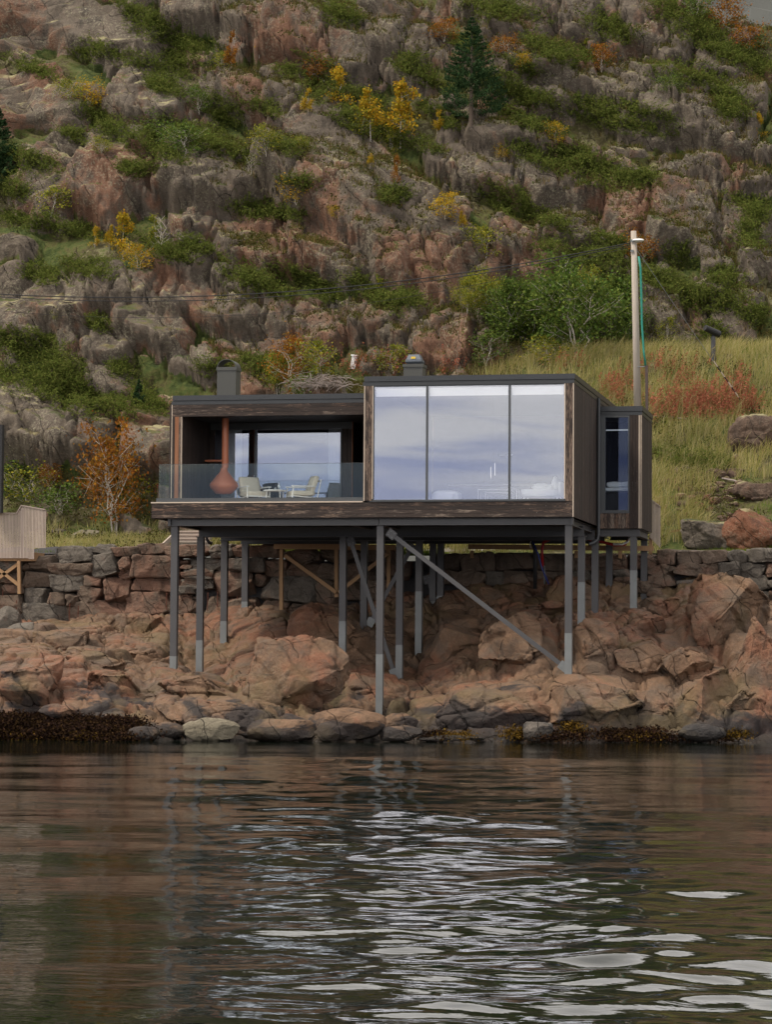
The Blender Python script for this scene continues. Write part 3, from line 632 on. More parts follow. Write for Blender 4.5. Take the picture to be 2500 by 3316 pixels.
# BVH of the ground for planting
def quads2tris(Fq): return np.concatenate([Fq[:, [0, 1, 2]], Fq[:, [0, 2, 3]]])
TRI = [(HV, quads2tris(HF))]
_V, _T = merge_rocks(TRI)
bvh = BVHTree.FromPolygons(_V.tolist(), _T.tolist())
def down(x, y, zt=90.0):
    r = bvh.ray_cast(Vector((x, y, zt)), Vector((0, 0, -1)))
    return (r[0], r[1]) if r[0] is not None else (None, None)
def px_hit(x, y):
    """first ground point seen at a spot of the 1668-wide view"""
    d = ray(x * 1.4988, y * 1.4988); r = bvh.ray_cast(Vector(CAM + d * 80), Vector(d).normalized())
    return (np.array(r[0]), np.array(r[1])) if r[0] is not None else (None, None)
print('terrain done')

# ---------------------------------------------------------------- cabin
def bx(name, a, b, mat, par, **k): return MB().box(a, b).build(name, MT[mat], par, **k)
def zY(y, x=1250, Y=0.0): return aY(x, y, Y)[2]
def xY(x, y=1500, Y=0.0): return aY(x, y, Y)[0]
cabin = empty('cabin', (0, 0, 0), 'dark charred timber cabin on steel stilts above the shore rocks, with a big three-pane window', 'cabin')
def boards_h(x0, x1, z0, z1, y, n, th=0.022, seams=True, seed=0):
    m = MB(); r_ = random.Random(seed); hgt = (z1 - z0) / n
    for i in range(n):
        cuts = [x0] + sorted([x0 + (x1 - x0) * (k + r_.uniform(.25, .75)) / max(1, round((x1 - x0) / 3.6)) for k in range(max(1, round((x1 - x0) / 3.6)))]) + [x1]
        for a, b_ in zip(cuts[:-1], cuts[1:]):
            j = r_.uniform(0, 0.003); m.box((a + .001, y - th - j, z0 + i * hgt + .004), (b_ - .001, y - j + .0, z0 + (i + 1) * hgt - .002))
    return m
def boards_v_x(x, y0, y1, z0, z1, w=0.12, th=0.022, seed=0, side=1):
    m = MB(); r_ = random.Random(seed); n = max(1, round((y1 - y0) / w)); w = (y1 - y0) / n
    for i in range(n):
        j = r_.uniform(0, 0.004); m.box((x, y0 + i * w + .003, z0), (x + side * (th + j), y0 + (i + 1) * w - .003, z1))
    return m
def boards_v_y(y, x0, x1, z0, z1, w=0.12, th=0.022, seed=0):
    m = MB(); r_ = random.Random(seed); n = max(1, round((x1 - x0) / w)); w = (x1 - x0) / n
    for i in range(n):
        j = r_.uniform(0, 0.004); m.box((x0 + i * w + .003, y - th - j, z0), (x0 + (i + 1) * w - .003, y, z1))
    return m
ZB = zY(1673.5, 1857); ZT = zY(1210.5, 1857); XL = -5.90; DB = 9.6     # bottom, roof top, left edge, depth
ZD = zY(1625.3, 490)                                                     # deck level
# floor slab under everything
fl = MB(); fl.box((-12.0, 0.02, ZB + 0.02), (-0.03, 3.3, ZD - 0.05)); fl.box((-11.6, 3.3, ZB + 0.02), (-0.03, 9.55, ZD - 0.05)); fl.box((0.0, 5.36, ZB + 0.0), (1.24, 8.2, ZD - 0.05))
fl.build('floor_structure', MT['black'], cabin)
boards_h(-12.03, -0.022, ZB, ZD - 0.045, 0.0, 4, seed=3).build('skirt_cladding', MT['plank_h'], cabin)
boards_v_x(-12.03, 0.0, 3.2, ZB, ZD - 0.045, seed=5, side=-1).build('skirt_cladding', MT['plank_v'], cabin)
bx('deck_edge_board', (-12.06, -0.035, ZD - 0.042), (XL - 0.02, 0.12, ZD - 0.008), 'edge', cabin)
dk = MB()
for i in range(24): dk.box((-12.03, 0.125 + i * .133, ZD - .045), (XL - 0.02, 0.125 + i * .133 + .128, ZD - .012))
dk.build('deck_boards', MT['greywood'], cabin)
# side wall of main volume (right)
boards_v_x(-0.022, 0.03, DB, ZB, ZT - 0.24, w=0.098, seed=8).build('side_wall_cladding', MT['plank_v'], cabin)
bx('side_wall_core', (-0.2, 0.2, ZB + .02), (-0.023, DB, ZT - 0.2), 'innerwall', cabin)
bx('rear_wall', (-5.7, DB - .2, ZD - .06), (-0.2, DB - .01, ZT - 0.2), 'innerwall', cabin)
bx('party_wall', (XL + .02, 0.2, ZD - .045), (XL + .18, DB - .2, ZT - 0.2), 'innerwall', cabin)
boards_v_x(XL + .02, 0.12, DB, ZD, ZT - 0.24, w=0.12, seed=18, side=-1).build('side_wall_cladding', MT['plank_v'], cabin)
bx('interior_floor', (XL + .19, 0.12, ZD - .05), (-0.2, DB - .2, ZD + .02), 'inner', cabin)
bx('interior_ceiling', (XL + .19, 0.16, ZT - .30), (-0.2, DB - .2, ZT - .2), 'innerwall', cabin)
# corner pilasters
WZ0, WZ1 = zY(1612.8, 1212) , zY(1259, 1212)
WX0, WX1 = xY(1212, 1612), xY(1824.4, 1609)
def pilaster(x0, x1, yy, z0, z1, edge, seed, mat='plank_worn'):
    boards_v_y(yy, x0, x1, z0, z1, w=(x1 - x0) / 2, seed=seed).build('corner_boards', MT[mat], cabin)
pilaster(XL + .03, -5.665, 0.0, ZD, ZT - .26, 0, 1)
bx('board_edge', (XL, -0.028, ZD - .005), (XL + .028, -0.002, ZT - .26), 'edge', cabin)
bx('board_edge', (-5.662, -0.026, ZD + .05), (-5.638, 0.05, ZT - .265), 'edge', cabin)
pilaster(-0.225, -0.026, 0.0, ZD - 0.03, ZT - .26, 0, 2)
bx('board_edge', (-0.262, -0.024, ZD + .03), (-0.23, 0.05, ZT - .265), 'edge', cabin)
bx('board_edge', (-0.024, -0.028, ZB), (0.0, 0.028, ZT - .24), 'edge', cabin)
# picture window
win = MB(); fz0, fz1 = WZ0 - 0.05, WZ1 + 0.05; fx0, fx1 = WX0 - .04, WX1 + .035
win.box((fx0 - .02, -0.012, fz0 - .035), (fx1 + .02, 0.14, fz0)).box((fx0 - .02, -0.012, fz1), (fx1 + .02, 0.14, ZT - .262)).box((fx0 - .02, -0.010, fz0), (fx0 + .02, .14, fz1)).box((fx1 - .015, -0.010, fz0), (fx1 + .02, .14, fz1))
wobj = bx('picture_window', (fx0 - .08, -0.045, ZD - .035), (fx1 + .02, 0.06, fz0 - .036), 'metal_dark', cabin)
win.build('window_frame', MT['frame'], wobj)
mxs = [xY(1382), xY(1649.5)]
for q in mxs: bx('mullion', (q - .028, -0.008, fz0), (q + .028, .13, fz1), 'frame', wobj)
pe = [fx0 + .02, mxs[0] - .028, mxs[0] + .028, mxs[1] - .028, mxs[1] + .028, fx1 - .015]
for i in range(3):
    a, b_ = pe[2 * i], pe[2 * i + 1]
    bx('window_pane', (a, 0.028, fz0), (b_, 0.036, fz1), 'glass', wobj)
    bx('roller_blind', (a + .04, 0.075, fz1 - .27), (b_ - .03, 0.10, fz1 - .04), 'blind', wobj)
# main roof
def roof(x0, x1, y0, y1, zt, name='roof', left=True, right=True):
    m = MB(); m.box((x0, y0 - .045, zt - .145), (x1 + .03, y1, zt)); 
    m.box((x0 - .035, y0 - .028, zt - .262), (x1 + .012, y1, zt - .157))
    r = m.build(name, MT['metal_dark'], cabin)
    x = x0 + .12
    while x < x1: MB().box((x - .008, y0 - .053, zt - .105), (x + .008, y0 - .0452, zt - .089)).build('screw', MT['black'], r); x += .62
    return r
mroof = roof(XL, 0.0, 0.0, DB + .1, ZT)
# gutter break: the roof edge is stepped where the downpipe starts
dp = MB(); dpx, dpy = 0.07, 5.0
dp.tube([(dpx, dpy, ZT - .2), (dpx, dpy, ZB - .25), (dpx - .03, dpy - .02, ZB - .42), (dpx - .14, dpy - .1, ZB - .52), (dpx - .26, dpy - .16, ZB - .56)], 0.05, 12)
dp.build('downpipe', MT['metal_dark'], cabin)
# annex
AX0, AX1, AY0, AY1 = 0.06, 1.30, 5.3, 8.25; AZB, AZT = zY(1711, 2078.5, AY0), zY(1315.5, 2077.4, AY0)
ax = xY(1, 1) 
wa0, wa1 = xY(1961, 1500, AY0), xY(2034, 1500, AY0); wz0, wz1 = zY(1652, 2000, AY0), zY(1352, 2000, AY0)
boards_v_y(AY0, wa1 + .05, xY(2068, 1500, AY0), AZB, AZT - .26, w=.1, seed=21).build('annex_front_cladding', MT['plank_worn'].copy() if False else MT['plank_v'], cabin)
boards_v_y(AY0, AX0, wa1 + .045, AZB, wz0 - .1, w=.105, seed=22).build('annex_front_cladding', MT['plank_worn'], cabin)
bx('board_edge', (xY(2068, 1500, AY0) + .004, AY0 - .024, AZB), (xY(2073, 1500, AY0), AY0 + .02, AZT - .26), 'edge', cabin)
bx('board_edge', (AX1 - .022, AY0 - .028, AZB), (AX1, AY0 + .01, AZT - .26), 'edge', cabin)
boards_v_y(AY0, xY(2073, 1500, AY0) + .003, AX1 - .024, AZB, AZT - .26, w=.04, seed=23).build('annex_front_cladding', MT['plank_worn'], cabin)
boards_v_x(AX1 - .022, AY0 + .012, AY1, AZB, AZT - .24, w=.098, seed=24).build('annex_side_cladding', MT['plank_v'], cabin)
bx('annex_core', (AX1 - .15, AY0 + .05, AZB + .02), (AX1 - .023, AY1 - .02, AZT - .2), 'inner', cabin)
bx('annex_core', (AX0, AY1 - .15, AZB + .02), (AX1 - .15, AY1 - .02, AZT - .2), 'inner', cabin)
roof(AX0 - .02, AX1, AY0, AY1, AZT)
w2 = MB(); w2.box((AX0 - .02, AY0 - .02, wz1), (wa1 + .045, AY0 + .08, AZT - .262)).box((AX0 - .02, AY0 - .02, wz0 - .09), (wa1 + .045, AY0 + .08, wz0)).box((AX0 - .02, AY0 - .02, wz0), (wa0 - .002, AY0 + .08, wz1)).box((wa1, AY0 - .02, wz0), (wa1 + .045, AY0 + .08, wz1))
bw = w2.build('bedroom_window', MT['frame'], cabin)
bx('window_pane', (wa0 - .002, AY0 + .02, wz0), (wa1, AY0 + .027, wz1), 'glassdark', bw)
bx('window_rail', (wa0, AY0 + .10, zY(1393, 2000, AY0 + .1) - .02), (wa1, AY0 + .13, zY(1393, 2000, AY0 + .1) + .02), 'softwhite', bw)
cz = MB(); n_ = 26
for i in range(n_):
    x = AX0 + (AX1 - .2 - AX0) * i / n_; cz.box((x, AY0 + 1.9 + .05 * (i % 2), AZB + .5), (x + (AX1 - .2 - AX0) / n_ + .004, AY0 + 1.93 + .05 * (i % 2), AZT - .3))
tag(cz.build('curtain', simple('dark_curtain', (0.018, 0.02, 0.032), 0.9)), 'dark blue pleated curtain behind the bed in the narrow window', 'curtain')
# veranda walls
VY = 0.8; VZT = zY(1274.1, 1178, VY); vx0 = xY(549.6, 1400, VY); 
hz0 = zY(1347.5, 800, VY)
boards_h(vx0 + .06, XL - .0, hz0, VZT - .262, VY, 3, seed=11).build('veranda_header', MT['plank_h'], cabin)
bx('veranda_header_core', (vx0 + .05, VY + .001, hz0 + .003), (XL - .0, VY + .18, VZT - .2), 'black', cabin)
bx('board_edge', (vx0 + .06, VY - .03, ZD), (vx0 + .08, VY - .005, VZT - .262), 'edge', cabin)
boards_v_y(VY, vx0, vx0 + .058, ZD, VZT - .262, w=.058, seed=12).build('corner_boards', MT['plank_v'], cabin)
boards_v_y(VY, vx0 + .082, vx0 + .155, ZD, hz0 - .002, w=.08, seed=13).build('corner_boards', MT['plank_v'], cabin)
boards_v_y(VY, vx0 + .158, vx0 + .275, ZD, hz0 - .002, w=.12, seed=14).build('corner_boards', MT['orangewood'], cabin)
boards_v_y(VY, vx0 + .278, vx0 + .345, ZD, hz0 - .002, w=.07, seed=15).build('corner_boards', MT['plank_worn'], cabin)
bx('board_edge', (vx0 + .347, VY - .03, ZD), (vx0 + .367, VY + .04, hz0 - .002), 'edge', cabin)
bx('veranda_side_wall', (vx0 + .03, VY + .005, ZD - .04), (vx0 + .345, 8.9, VZT - .2), 'black', cabin)
boards_v_x(vx0 + .348, VY + .05, 3.7, ZD, hz0 + .1, w=.12, seed=16).build('veranda_side_cladding', MT['plank_v'], cabin)
boards_v_x(vx0 + .028, VY + .02, 8.9, ZB + .4, VZT - .24, w=.12, seed=17, side=-1).build('outer_side_cladding', MT['plank_v'], cabin)
bx('veranda_ceiling', (vx0 + .35, VY + .19, hz0 + .06), (XL - .0, 8.9, hz0 + .14), 'black', cabin)
vroof = roof(vx0 + .09, XL - .036, VY, 9.0, VZT)
BY = 3.75     # sliding door plane
sx0, sx1 = xY(745, 1500, BY), xY(1104, 1500, BY); sxm = xY(828, 1500, BY); hx = xY(1140, 1500, BY)
bx('sliding_door', (vx0 + .4, BY - .03, hz0 - .14), (hx, BY + .06, hz0 + .06), 'frame', cabin)
sd_ = cabin.children[-1] if False else [o for o in bpy.data.objects if o.name == 'sliding_door'][0]
bx('door_frame', (sxm - .03, BY - .05, ZD), (sxm + .03, BY + .05, hz0 - .14), 'frame', sd_)
bx('door_frame', (sx1 - .01, BY - .05, ZD), (sx1 + .03, BY + .05, hz0 - .14), 'frame', sd_)
bx('door_frame', (vx0 + .4, BY - .05, ZD - .01), (sx1 - .01, BY + .05, ZD + .07), 'frame', sd_)
bx('door_pane', (sx0 - .45, BY, ZD + .07), (sxm - .03, BY + .008, hz0 - .14), 'glassback', sd_)
bx('door_pane', (sxm + .03, BY + .02, ZD + .07), (sx1 - .01, BY + .028, hz0 - .14), 'glassback', sd_)
boards_v_y(BY, sx1 + .04, hx, ZD, hz0 + .1, w=.13, seed=31).build('back_wall_cladding', MT['plank_worn'].copy() if False else MT['plank_v'], cabin)
boards_v_y(BY, vx0 + .38, sx0 - .46, ZD, hz0 + .1, w=.13, seed=32).build('back_wall_cladding', MT['plank_v'], cabin)
bx('back_wall_edge', (hx, BY - .03, ZD), (hx + .02, BY + .1, hz0 + .1), 'orangewood', cabin)
bx('passage_back', (hx - .1, 5.6, ZD), (XL, 5.7, hz0 + .1), 'black', cabin)
bx('passage_side', (hx - .02, BY + .1, ZD), (hx + .01, 5.6, hz0 + .1), 'black', cabin)
bx('lounge_back_wall', (vx0 + .4, 8.2, ZD), (hx - .1, 8.3, hz0 + .1), 'inner', cabin)
bx('wall_shelf', (xY(620, 1490, 3.3), 3.25, zY(1496, 650, 3.3)), (xY(724, 1490, 3.3), 3.6, zY(1491, 650, 3.3) + .01), 'rust', cabin)
bx('lounge_floor', (vx0 + .36, BY - .6, ZD - .04), (XL - .06, 8.2, ZD - .002), 'inner', cabin)
# railing
rg = bx('glass_railing', (-11.93, 0.05, ZD - .005), (XL - .02, 0.15, ZD + .105), 'frame', cabin)
rzt = zY(1505, 517, .1); xj = xY(846, 1560, .1)
bx('railing_pane', (-11.86, 0.085, ZD + .105), (xj - .008, 0.105, rzt), 'glassrail', rg)
bx('railing_pane', (xj + .008, 0.085, ZD + .105), (XL - .03, 0.105, rzt), 'glassrail', rg)
bx('railing_pane', (-11.875, 0.125, ZD + .105), (-11.86, 0.78, rzt), 'glassrail', rg)
bx('railing_shoe', (-11.93, 0.151, ZD - .004), (-11.83, 0.78, ZD + .10), 'frame', rg)
bx('pane_edge', (-11.86, 0.086, rzt + .0005), (XL - .03, 0.104, rzt + .009), 'frame', rg)
# chimneys
def chimney(x0, x1, ytop, ybase, Y, seed, kind):
    a, b_ = xY(x0, ytop, Y), xY(x1, ytop, Y); z1 = zY(ytop, (x0 + x1) / 2, Y); zb = zY(ybase, (x0 + x1) / 2, Y) - .5
    c = bx('chimney', (a, Y, zb), (b_, Y + (b_ - a) * .95, z1), 'flue' if 'flue' in MT else 'frame', cabin)
    return c, a, b_, z1
MT['flue'] = simple('chimney_sheet', (0.055, 0.056, 0.05), 0.5, 0.0, 0.12, 1.5, 0.03)
c1, a, b_, z1 = chimney(703, 764, 1200, 1279, 3.4, 0, 0)
w = b_ - a
bx('chimney_collar', (a - .02, 3.38, z1), (b_ + .02, 3.4 + w * .95 + .02, z1 + .10), 'flue', c1)
am = MB(); n_ = 12; zc = z1 + .10; rr = w / 2 + .0; xc = (a + b_) / 2
V = []
for i in range(n_ + 1):
    t = math.pi * i / n_
    for yy in (3.39, 3.4 + w * .95 + .01):
        for r_ in (rr, rr - .02): V.append((xc - r_ * math.cos(t), yy, zc + r_ * 0.82 * math.sin(t)))
Fq = []
for i in range(n_):
    o = i * 4; p = o + 4
    Fq += [(o, o + 2, p + 2, p), (o + 1, p + 1, p + 3, o + 3), (o, p, p + 1, o + 1), (o + 2, o + 3, p + 3, p + 2)]
am.add(V, Fq).build('chimney_arch_cap', MT['flue'], c1)
c2, a, b_, z1 = chimney(1307, 1368, 1189, 1213, 3.6, 0, 0)
bx('chimney_collar', (a - .025, 3.575, z1), (b_ + .025, 3.6 + (b_ - a) * .95 + .03, z1 + .09), 'flue', c2)
xc = (a + b_) / 2; yc = 3.6 + (b_ - a) / 2
fan = MB()
for (r0, r1, z0, z2) in ((.20, .26, .11, .16), (.24, .24, .165, .23), (.22, .16, .23, .38)):
    V = [(xc + sx * r * (1 + 0.0), yc + sy * r, z1 + z) for z, r in ((z0, r0), (z2, r1)) for sx, sy in ((-1, -1), (1, -1), (1, 1), (-1, 1))]
    fan.add(V, BOXF)
fo = fan.build('chimney_fan_cowl', simple('cowl_plastic', (0.09, 0.105, 0.125), 0.4), c2)
bx('yellow_label', (xc - .07, yc - .228, z1 + .25), (xc + .06, yc - .214, z1 + .31), 'labelyel' if 'labelyel' in MT else 'orangewood', fo).data.materials[0] = simple('label_yellow', (0.62, 0.42, 0.05), 0.6)
# steel frame under the cabin
def ibeam(name, p, q, h, w, mat='steel'):
    p = np.array(p, float); q = np.array(q, float); m = MB()
    m.beam(p, q, .012 if w < .1 else .02, h - .03); 
    for s in (-1, 1): m.beam(p + (0, 0, s * (h / 2 - .009)), q + (0, 0, s * (h / 2 - .009)), w, .018)
    return m.build(name, MT[mat], cabin)
zb0 = ZB - .11
ibeam('front_beam', (-11.52, .22, zb0), (XL + .38, .22, zb0), .20, .18); ibeam('front_beam', (XL + .40, .22, zb0), (-0.09, .22, zb0), .20, .18)
bx('beam_end_plate', (-11.60, .12, ZB - .215), (-11.525, .33, ZB - .005), 'steel', cabin)
bx('beam_end_plate', (-0.085, .12, ZB - .215), (-.03, .33, ZB - .005), 'steel', cabin)
z2 = ZB - .27
for Y in (2.75, 5.2, 7.6):
    ibeam('cross_beam', (-11.42, Y, z2), (-0.06, Y, z2), .30, .2)
for x in (-11.45, -6.3, -5.5, -.2):
    ibeam('long_beam', (x, .33, zb0 + .0), (x, 9.2, zb0 + .0), .19, .16)
ibeam('annex_beam', (AX0, AY0 + .15, AZB - .12), (AX1 - .06, AY0 + .15, AZB - .12), .22, .16)
ibeam('annex_beam', (AX1 - .12, AY0 + .26, AZB - .12), (AX1 - .12, AY1 - .1, AZB - .12), .22, .16)
ibeam('annex_beam', (AX0, AY1 - .2, AZB - .12), (AX1 - .2, AY1 - .2, AZB - .12), .22, .16)
jo = MB()
for i in range(22): jo.box((-11.8 + i * .54, .35, ZB - .05), (-11.75 + i * .54, 9.3, ZB + .015))
jo.build('floor_joists', MT['black'], cabin)
posts = [(562, 2201, 2124, .3, 0), (1229, 2315, 2118, .3, 0), (1841, 2207, 2050, .3, 0), (646, 2211, 2073, 2.75, 1), (1109, 2176, 2011, 2.75, 1), (1293, 2215, 2088, 2.75, 1), (1883, 2037, 1885, 2.75, 1),
         (725, 2083, 2011, 5.2, 1), (1178, 2047, 2047, 5.2, 1), (1356, 2107, 1915, 5.2, 1), (1927, 2004, 2004, 5.2, 1), (793, 2006, 1948, 7.6, 1), (1402, 1947, 1947, 7.6, 1), (1427, 1929, 1929, 7.6, 1), (1973, 1920, 1920, 7.6, 1),
         (2052, 1980, 1847, 5.45, 2), (2086, 1956, 1956, 8.0, 2)]
for x, yb, yl, Y, k in posts:
    p = aY(x, yb, Y); zt = {0: ZB - .212, 1: ZB - .425, 2: AZB - .235}[k]; zl = aY(x, yl, Y)[2]; w = .095; X = p[0]
    m = MB().box((X - w, Y - w, min(zl, zt)), (X + w, Y + w, zt)); po = m.build('post', MT['steel'], cabin)
    MB().box((X - w - .002, Y - w - .002, p[2] - .35), (X + w + .002, Y + w + .002, zl - .001)).build('galvanised_foot', MT['galv'], po)
    bx('head_plate', (X - .13, Y - .12, zt + .001), (X + .13, Y + .12, zt + (.011 if k != 1 else .022)), 'steel', po)
def brace(x0, y0, x1, y1, Y, th=.12, galv=False):
    p, q = aY(x0, y0, Y), aY(x1, y1, Y); d = (q - p) / np.linalg.norm(q - p)
    b0 = MB().beam(p, q, .05, th).build('brace', MT['steel'], cabin)
    for e, s in ((p, 1), (q, -1)):
        c = e + d * s * .04
        m = MB().beam(c - d * .1 - np.array([0, .035, 0]), c + d * .16 - np.array([0, .035, 0]), .014, .24)
        g = m.build('gusset_plate', MT['steel' if s == 1 else 'galv'], b0)
        for i in (-1, 1):
            for j in (-1, 1):
                cc = c + d * (.04 + .06 * i) + np.cross(d, (0, 1, 0)) * .06 * j; MB().tube([cc + (0, -.043, 0), cc + (0, -.062, 0)], .014, 6).build('bolt', MT['galv'], g)
brace(1262, 1725, 1826, 2158, .3); brace(1134, 1745, 1277, 2180, 2.75); brace(1336, 1768, 1200, 2015, 5.2); brace(1383, 1869, 1407, 1950, 7.6, .06)
print('cabin done')

# ---------------------------------------------------------------- things in and on the cabin
def armchair(name, label, x, y, rz):
    t = empty(name, (x, y, ZD), label, 'armchair', 'cream armchairs on the veranda'); t.rotation_euler = (0, 0, rz)
    f = MB()
    for s in (-.35, .35):
        f.tube([(s, -.42, .0), (s, -.36, .52)], .018, 6); f.tube([(s, .30, 0), (s, .46, .74)], .018, 6)
        f.box((s - .035, -.42, .52), (s + .035, .30, .55)); f.tube([(s, -.38, .25), (s, .36, .2)], .016, 6)
    f.box((-.35, -.39, .24), (.35, -.36, .28)); f.box((-.35, .34, .18), (.35, .37, .22)); f.box((-.35, .44, .68), (.35, .46, .72))
    f.build('chair_frame', MT['white'], t)
    MB().rounded((-.32, -.40, .26), (.32, .30, .42), .05, 5).build('seat_cushion', MT['cushion'], t, smooth=True)
    a = R(-20); rx = [(1, 0, 0), (0, math.cos(a), -math.sin(a)), (0, math.sin(a), math.cos(a))]
    MB().rounded((-.32, .20, .34), (.32, .36, .86), .05, 5, rx).build('back_cushion', MT['cushion'], t, smooth=True)
    return t
armchair('armchair', 'cream cushioned armchair beside the terracotta fireplace', xY(820, 1600, 2.2), 2.2, R(38))
armchair('armchair', 'cream cushioned armchair to the right of the little table, turned left', xY(980, 1600, 2.1), 2.1, R(-62))
t = empty('side_table', (xY(890, 1600, 1.9), 1.9, ZD), 'low round white table between the two veranda armchairs', 'side table')
MB().lathe([(0, .40), (.33, .40), (.335, .41), (.335, .42), (.33, .43), (0, .43)], (0, 0, 0)).build('table_top', MT['white'], t)
for k in range(4):
    a = math.pi / 4 + k * math.pi / 2; MB().tube([(.27 * math.cos(a), .27 * math.sin(a), .40), (.31 * math.cos(a), .31 * math.sin(a), 0)], .014, 6).build('leg', MT['white'], t)
tb = (xY(903, 1590, 1.85), 1.85, ZD + .43)
gl = mat_glass('clear_glass', 0.25, (0.85, 0.9, 0.9))
tag(MB().lathe([(0, 0), (.045, 0), (.045, .14), (.018, .2), (.018, .25), (.0, .25)], tb, 14).build('carafe', gl, smooth=True), 'clear glass carafe standing on the veranda table', 'carafe')
for dx, la in ((-.09, 'small drinking glass left of the carafe on the veranda table'),):
    tag(MB().lathe([(0, 0), (.03, 0), (.034, .08), (.031, .08), (.028, .006), (0, .006)], (tb[0] + dx, 1.8, tb[2]), 12).build('drinking_glass', gl, smooth=True), la, 'glass')
bp = (xY(872, 1590, 1.95), 1.95, ZD + .431)
tag(MB().box((bp[0] - .15, 1.8, bp[2]), (bp[0] + .08, 2.0, bp[2] + .03)).build('dark_tray', MT['black']), 'dark flat tray on the left half of the veranda table', 'tray')
# hanging fireplace
fc = (xY(725, 1560, 2.2), 2.2); zr = zY(1573, 725, 2.2); zt_ = zY(1522, 731, 2.2); zb_ = zY(1601, 725, 2.2)
ft = empty('hanging_fireplace', (fc[0], fc[1], zb_), 'terracotta conical fireplace hanging from the veranda ceiling', 'fireplace')
rw = (771 - 675) / 2 / F * 76.0
pr = [(rw * .15, 0), (rw * .55, .02), (rw * .93, zr - zb_ - .07), (rw, zr - zb_), (rw * .96, zr - zb_ + .06), (rw * .30, zt_ - zb_ - .06), (.105, zt_ - zb_), (.10, zt_ - zb_ + .06)]
MB().lathe(pr, (0, 0, 0), 40).build('hood', MT['rust'], ft, smooth=True)
MB().lathe([(.10, zt_ - zb_ + .06), (.10, hz0 + .06 - zb_)], (0.03, 0, 0), 24).build('flue_pipe', MT['rust'], ft, smooth=True)
MB().lathe([(.108, 0), (.108, .06)], (0.03, 0, zY(1496, 731, 2.2) - zb_), 24).build('pipe_collar', MT['rust'], ft, smooth=True)
# curtains inside the lounge
def curtain(x0, x1, Y, z0, z1, label, grp=None):
    n = 60; V = []; 
    for i in range(n + 1):
        x = x0 + (x1 - x0) * i / n; yy = Y + .045 * math.sin(i * 1.25) + .015 * math.sin(i * .61)
        for z in (z0, z1): 
            V.append((x, yy, z)); V.append((x, yy + .008, z))
    Fq = []
    for i in range(n):
        o = i * 4; p = o + 4; Fq += [(o, p, p + 2, o + 2), (o + 1, o + 3, p + 3, p + 1)]
    tag(MB().add(V, Fq).build('curtain', MT['softwhite'], smooth=True), label, 'curtain', grp)
curtain(sx0 - .3, xY(780, 1500, BY), BY + .12, ZD + .02, hz0 - .02, 'white pleated curtain behind the fireplace flue at the sliding door')
curtain(xY(1060, 1500, BY), sx1 - .02, BY + .12, ZD + .02, hz0 - .02, 'white pleated curtain at the right end of the sliding door')
# living room: pouf, nesting tables, daybed
pc_ = (xY(1448, 1590, 2.2), 2.2, ZD + .02)
Vp, Fp = cubesphere(14); Vp = Vp / np.linalg.norm(Vp, axis=1, keepdims=True); an = np.arctan2(Vp[:, 1], Vp[:, 0])
Vq = np.sign(Vp) * np.abs(Vp) ** .62; Vq = Vq / 1.0; rad = 1 - .06 * np.abs(np.cos(an * 3.5)) ** 8
Vq = np.stack([Vq[:, 0] * rad * .41, Vq[:, 1] * rad * .41, Vq[:, 2] * .19 + .20], 1)
tag(MB().add(Vq + np.array(pc_), Fp).build('pouf', MT['softwhite'], smooth=True), 'round white segmented pouf on the living room floor behind the large window', 'pouf')
t = empty('nesting_table', (xY(1615, 1595, 1.6), 1.6, ZD + .02), 'thin white metal frame table nested before the daybed', 'table')
for k, (hw, hh, dy) in enumerate(((.55, .36, 0), (.36, .27, .1))):
    m = MB()
    for sx in (-1, 1):
        for sy in (-1, 1): m.tube([(sx * hw, dy + sy * .22, 0), (sx * hw, dy + sy * .22, hh)], .009, 5)
    m.box((-hw, dy - .23, hh), (hw, dy + .23, hh + .014)); m.build('table_frame', MT['white'], t)
dx0, dx1 = xY(1684, 1600, 1.9), xY(1818, 1600, 1.9); DZ = ZD + .02
t = empty('daybed', ((dx0 + dx1) / 2, 1.9, DZ), 'white daybed with a folded throw and round cushion at the right of the large window', 'daybed')
hw = (dx1 - dx0) / 2
fr = MB()
for sx in (-.8, .8):
    for sy in (0, .7): fr.tube([(sx * hw, sy, 0), (sx * hw, sy, .2)], .014, 6)
fr.box((-.86 * hw, -.01, .08), (.86 * hw, .02, .11)); fr.build('bed_frame', MT['white'], t)
MB().rounded((-hw * .97, -.05, .18), (hw * .85, .8, .42), .06, 6).build('mattress', MT['softwhite'], t, smooth=True)
MB().rounded((hw * .45, .1, .36), (hw * .8, .6, .78), .17, 6).build('cushion', MT['softwhite'], t, smooth=True)
Vt, Ft_ = cubesphere(10); Vt = Vt / np.linalg.norm(Vt, axis=1, keepdims=True); Vt = Vt * np.array([.30, .3, .12]) * (1 + .25 * fbm(Vt * 2.2, 3))[:, None]
MB().add(Vt + (.02, .3, .46), Ft_).build('throw', MT['softwhite'], t, smooth=True)
MB().rounded((hw * .8, 0, .2), (hw * 1.0, .8, .62), .06, 4).build('arm_rest', MT['softwhite'], t, smooth=True)
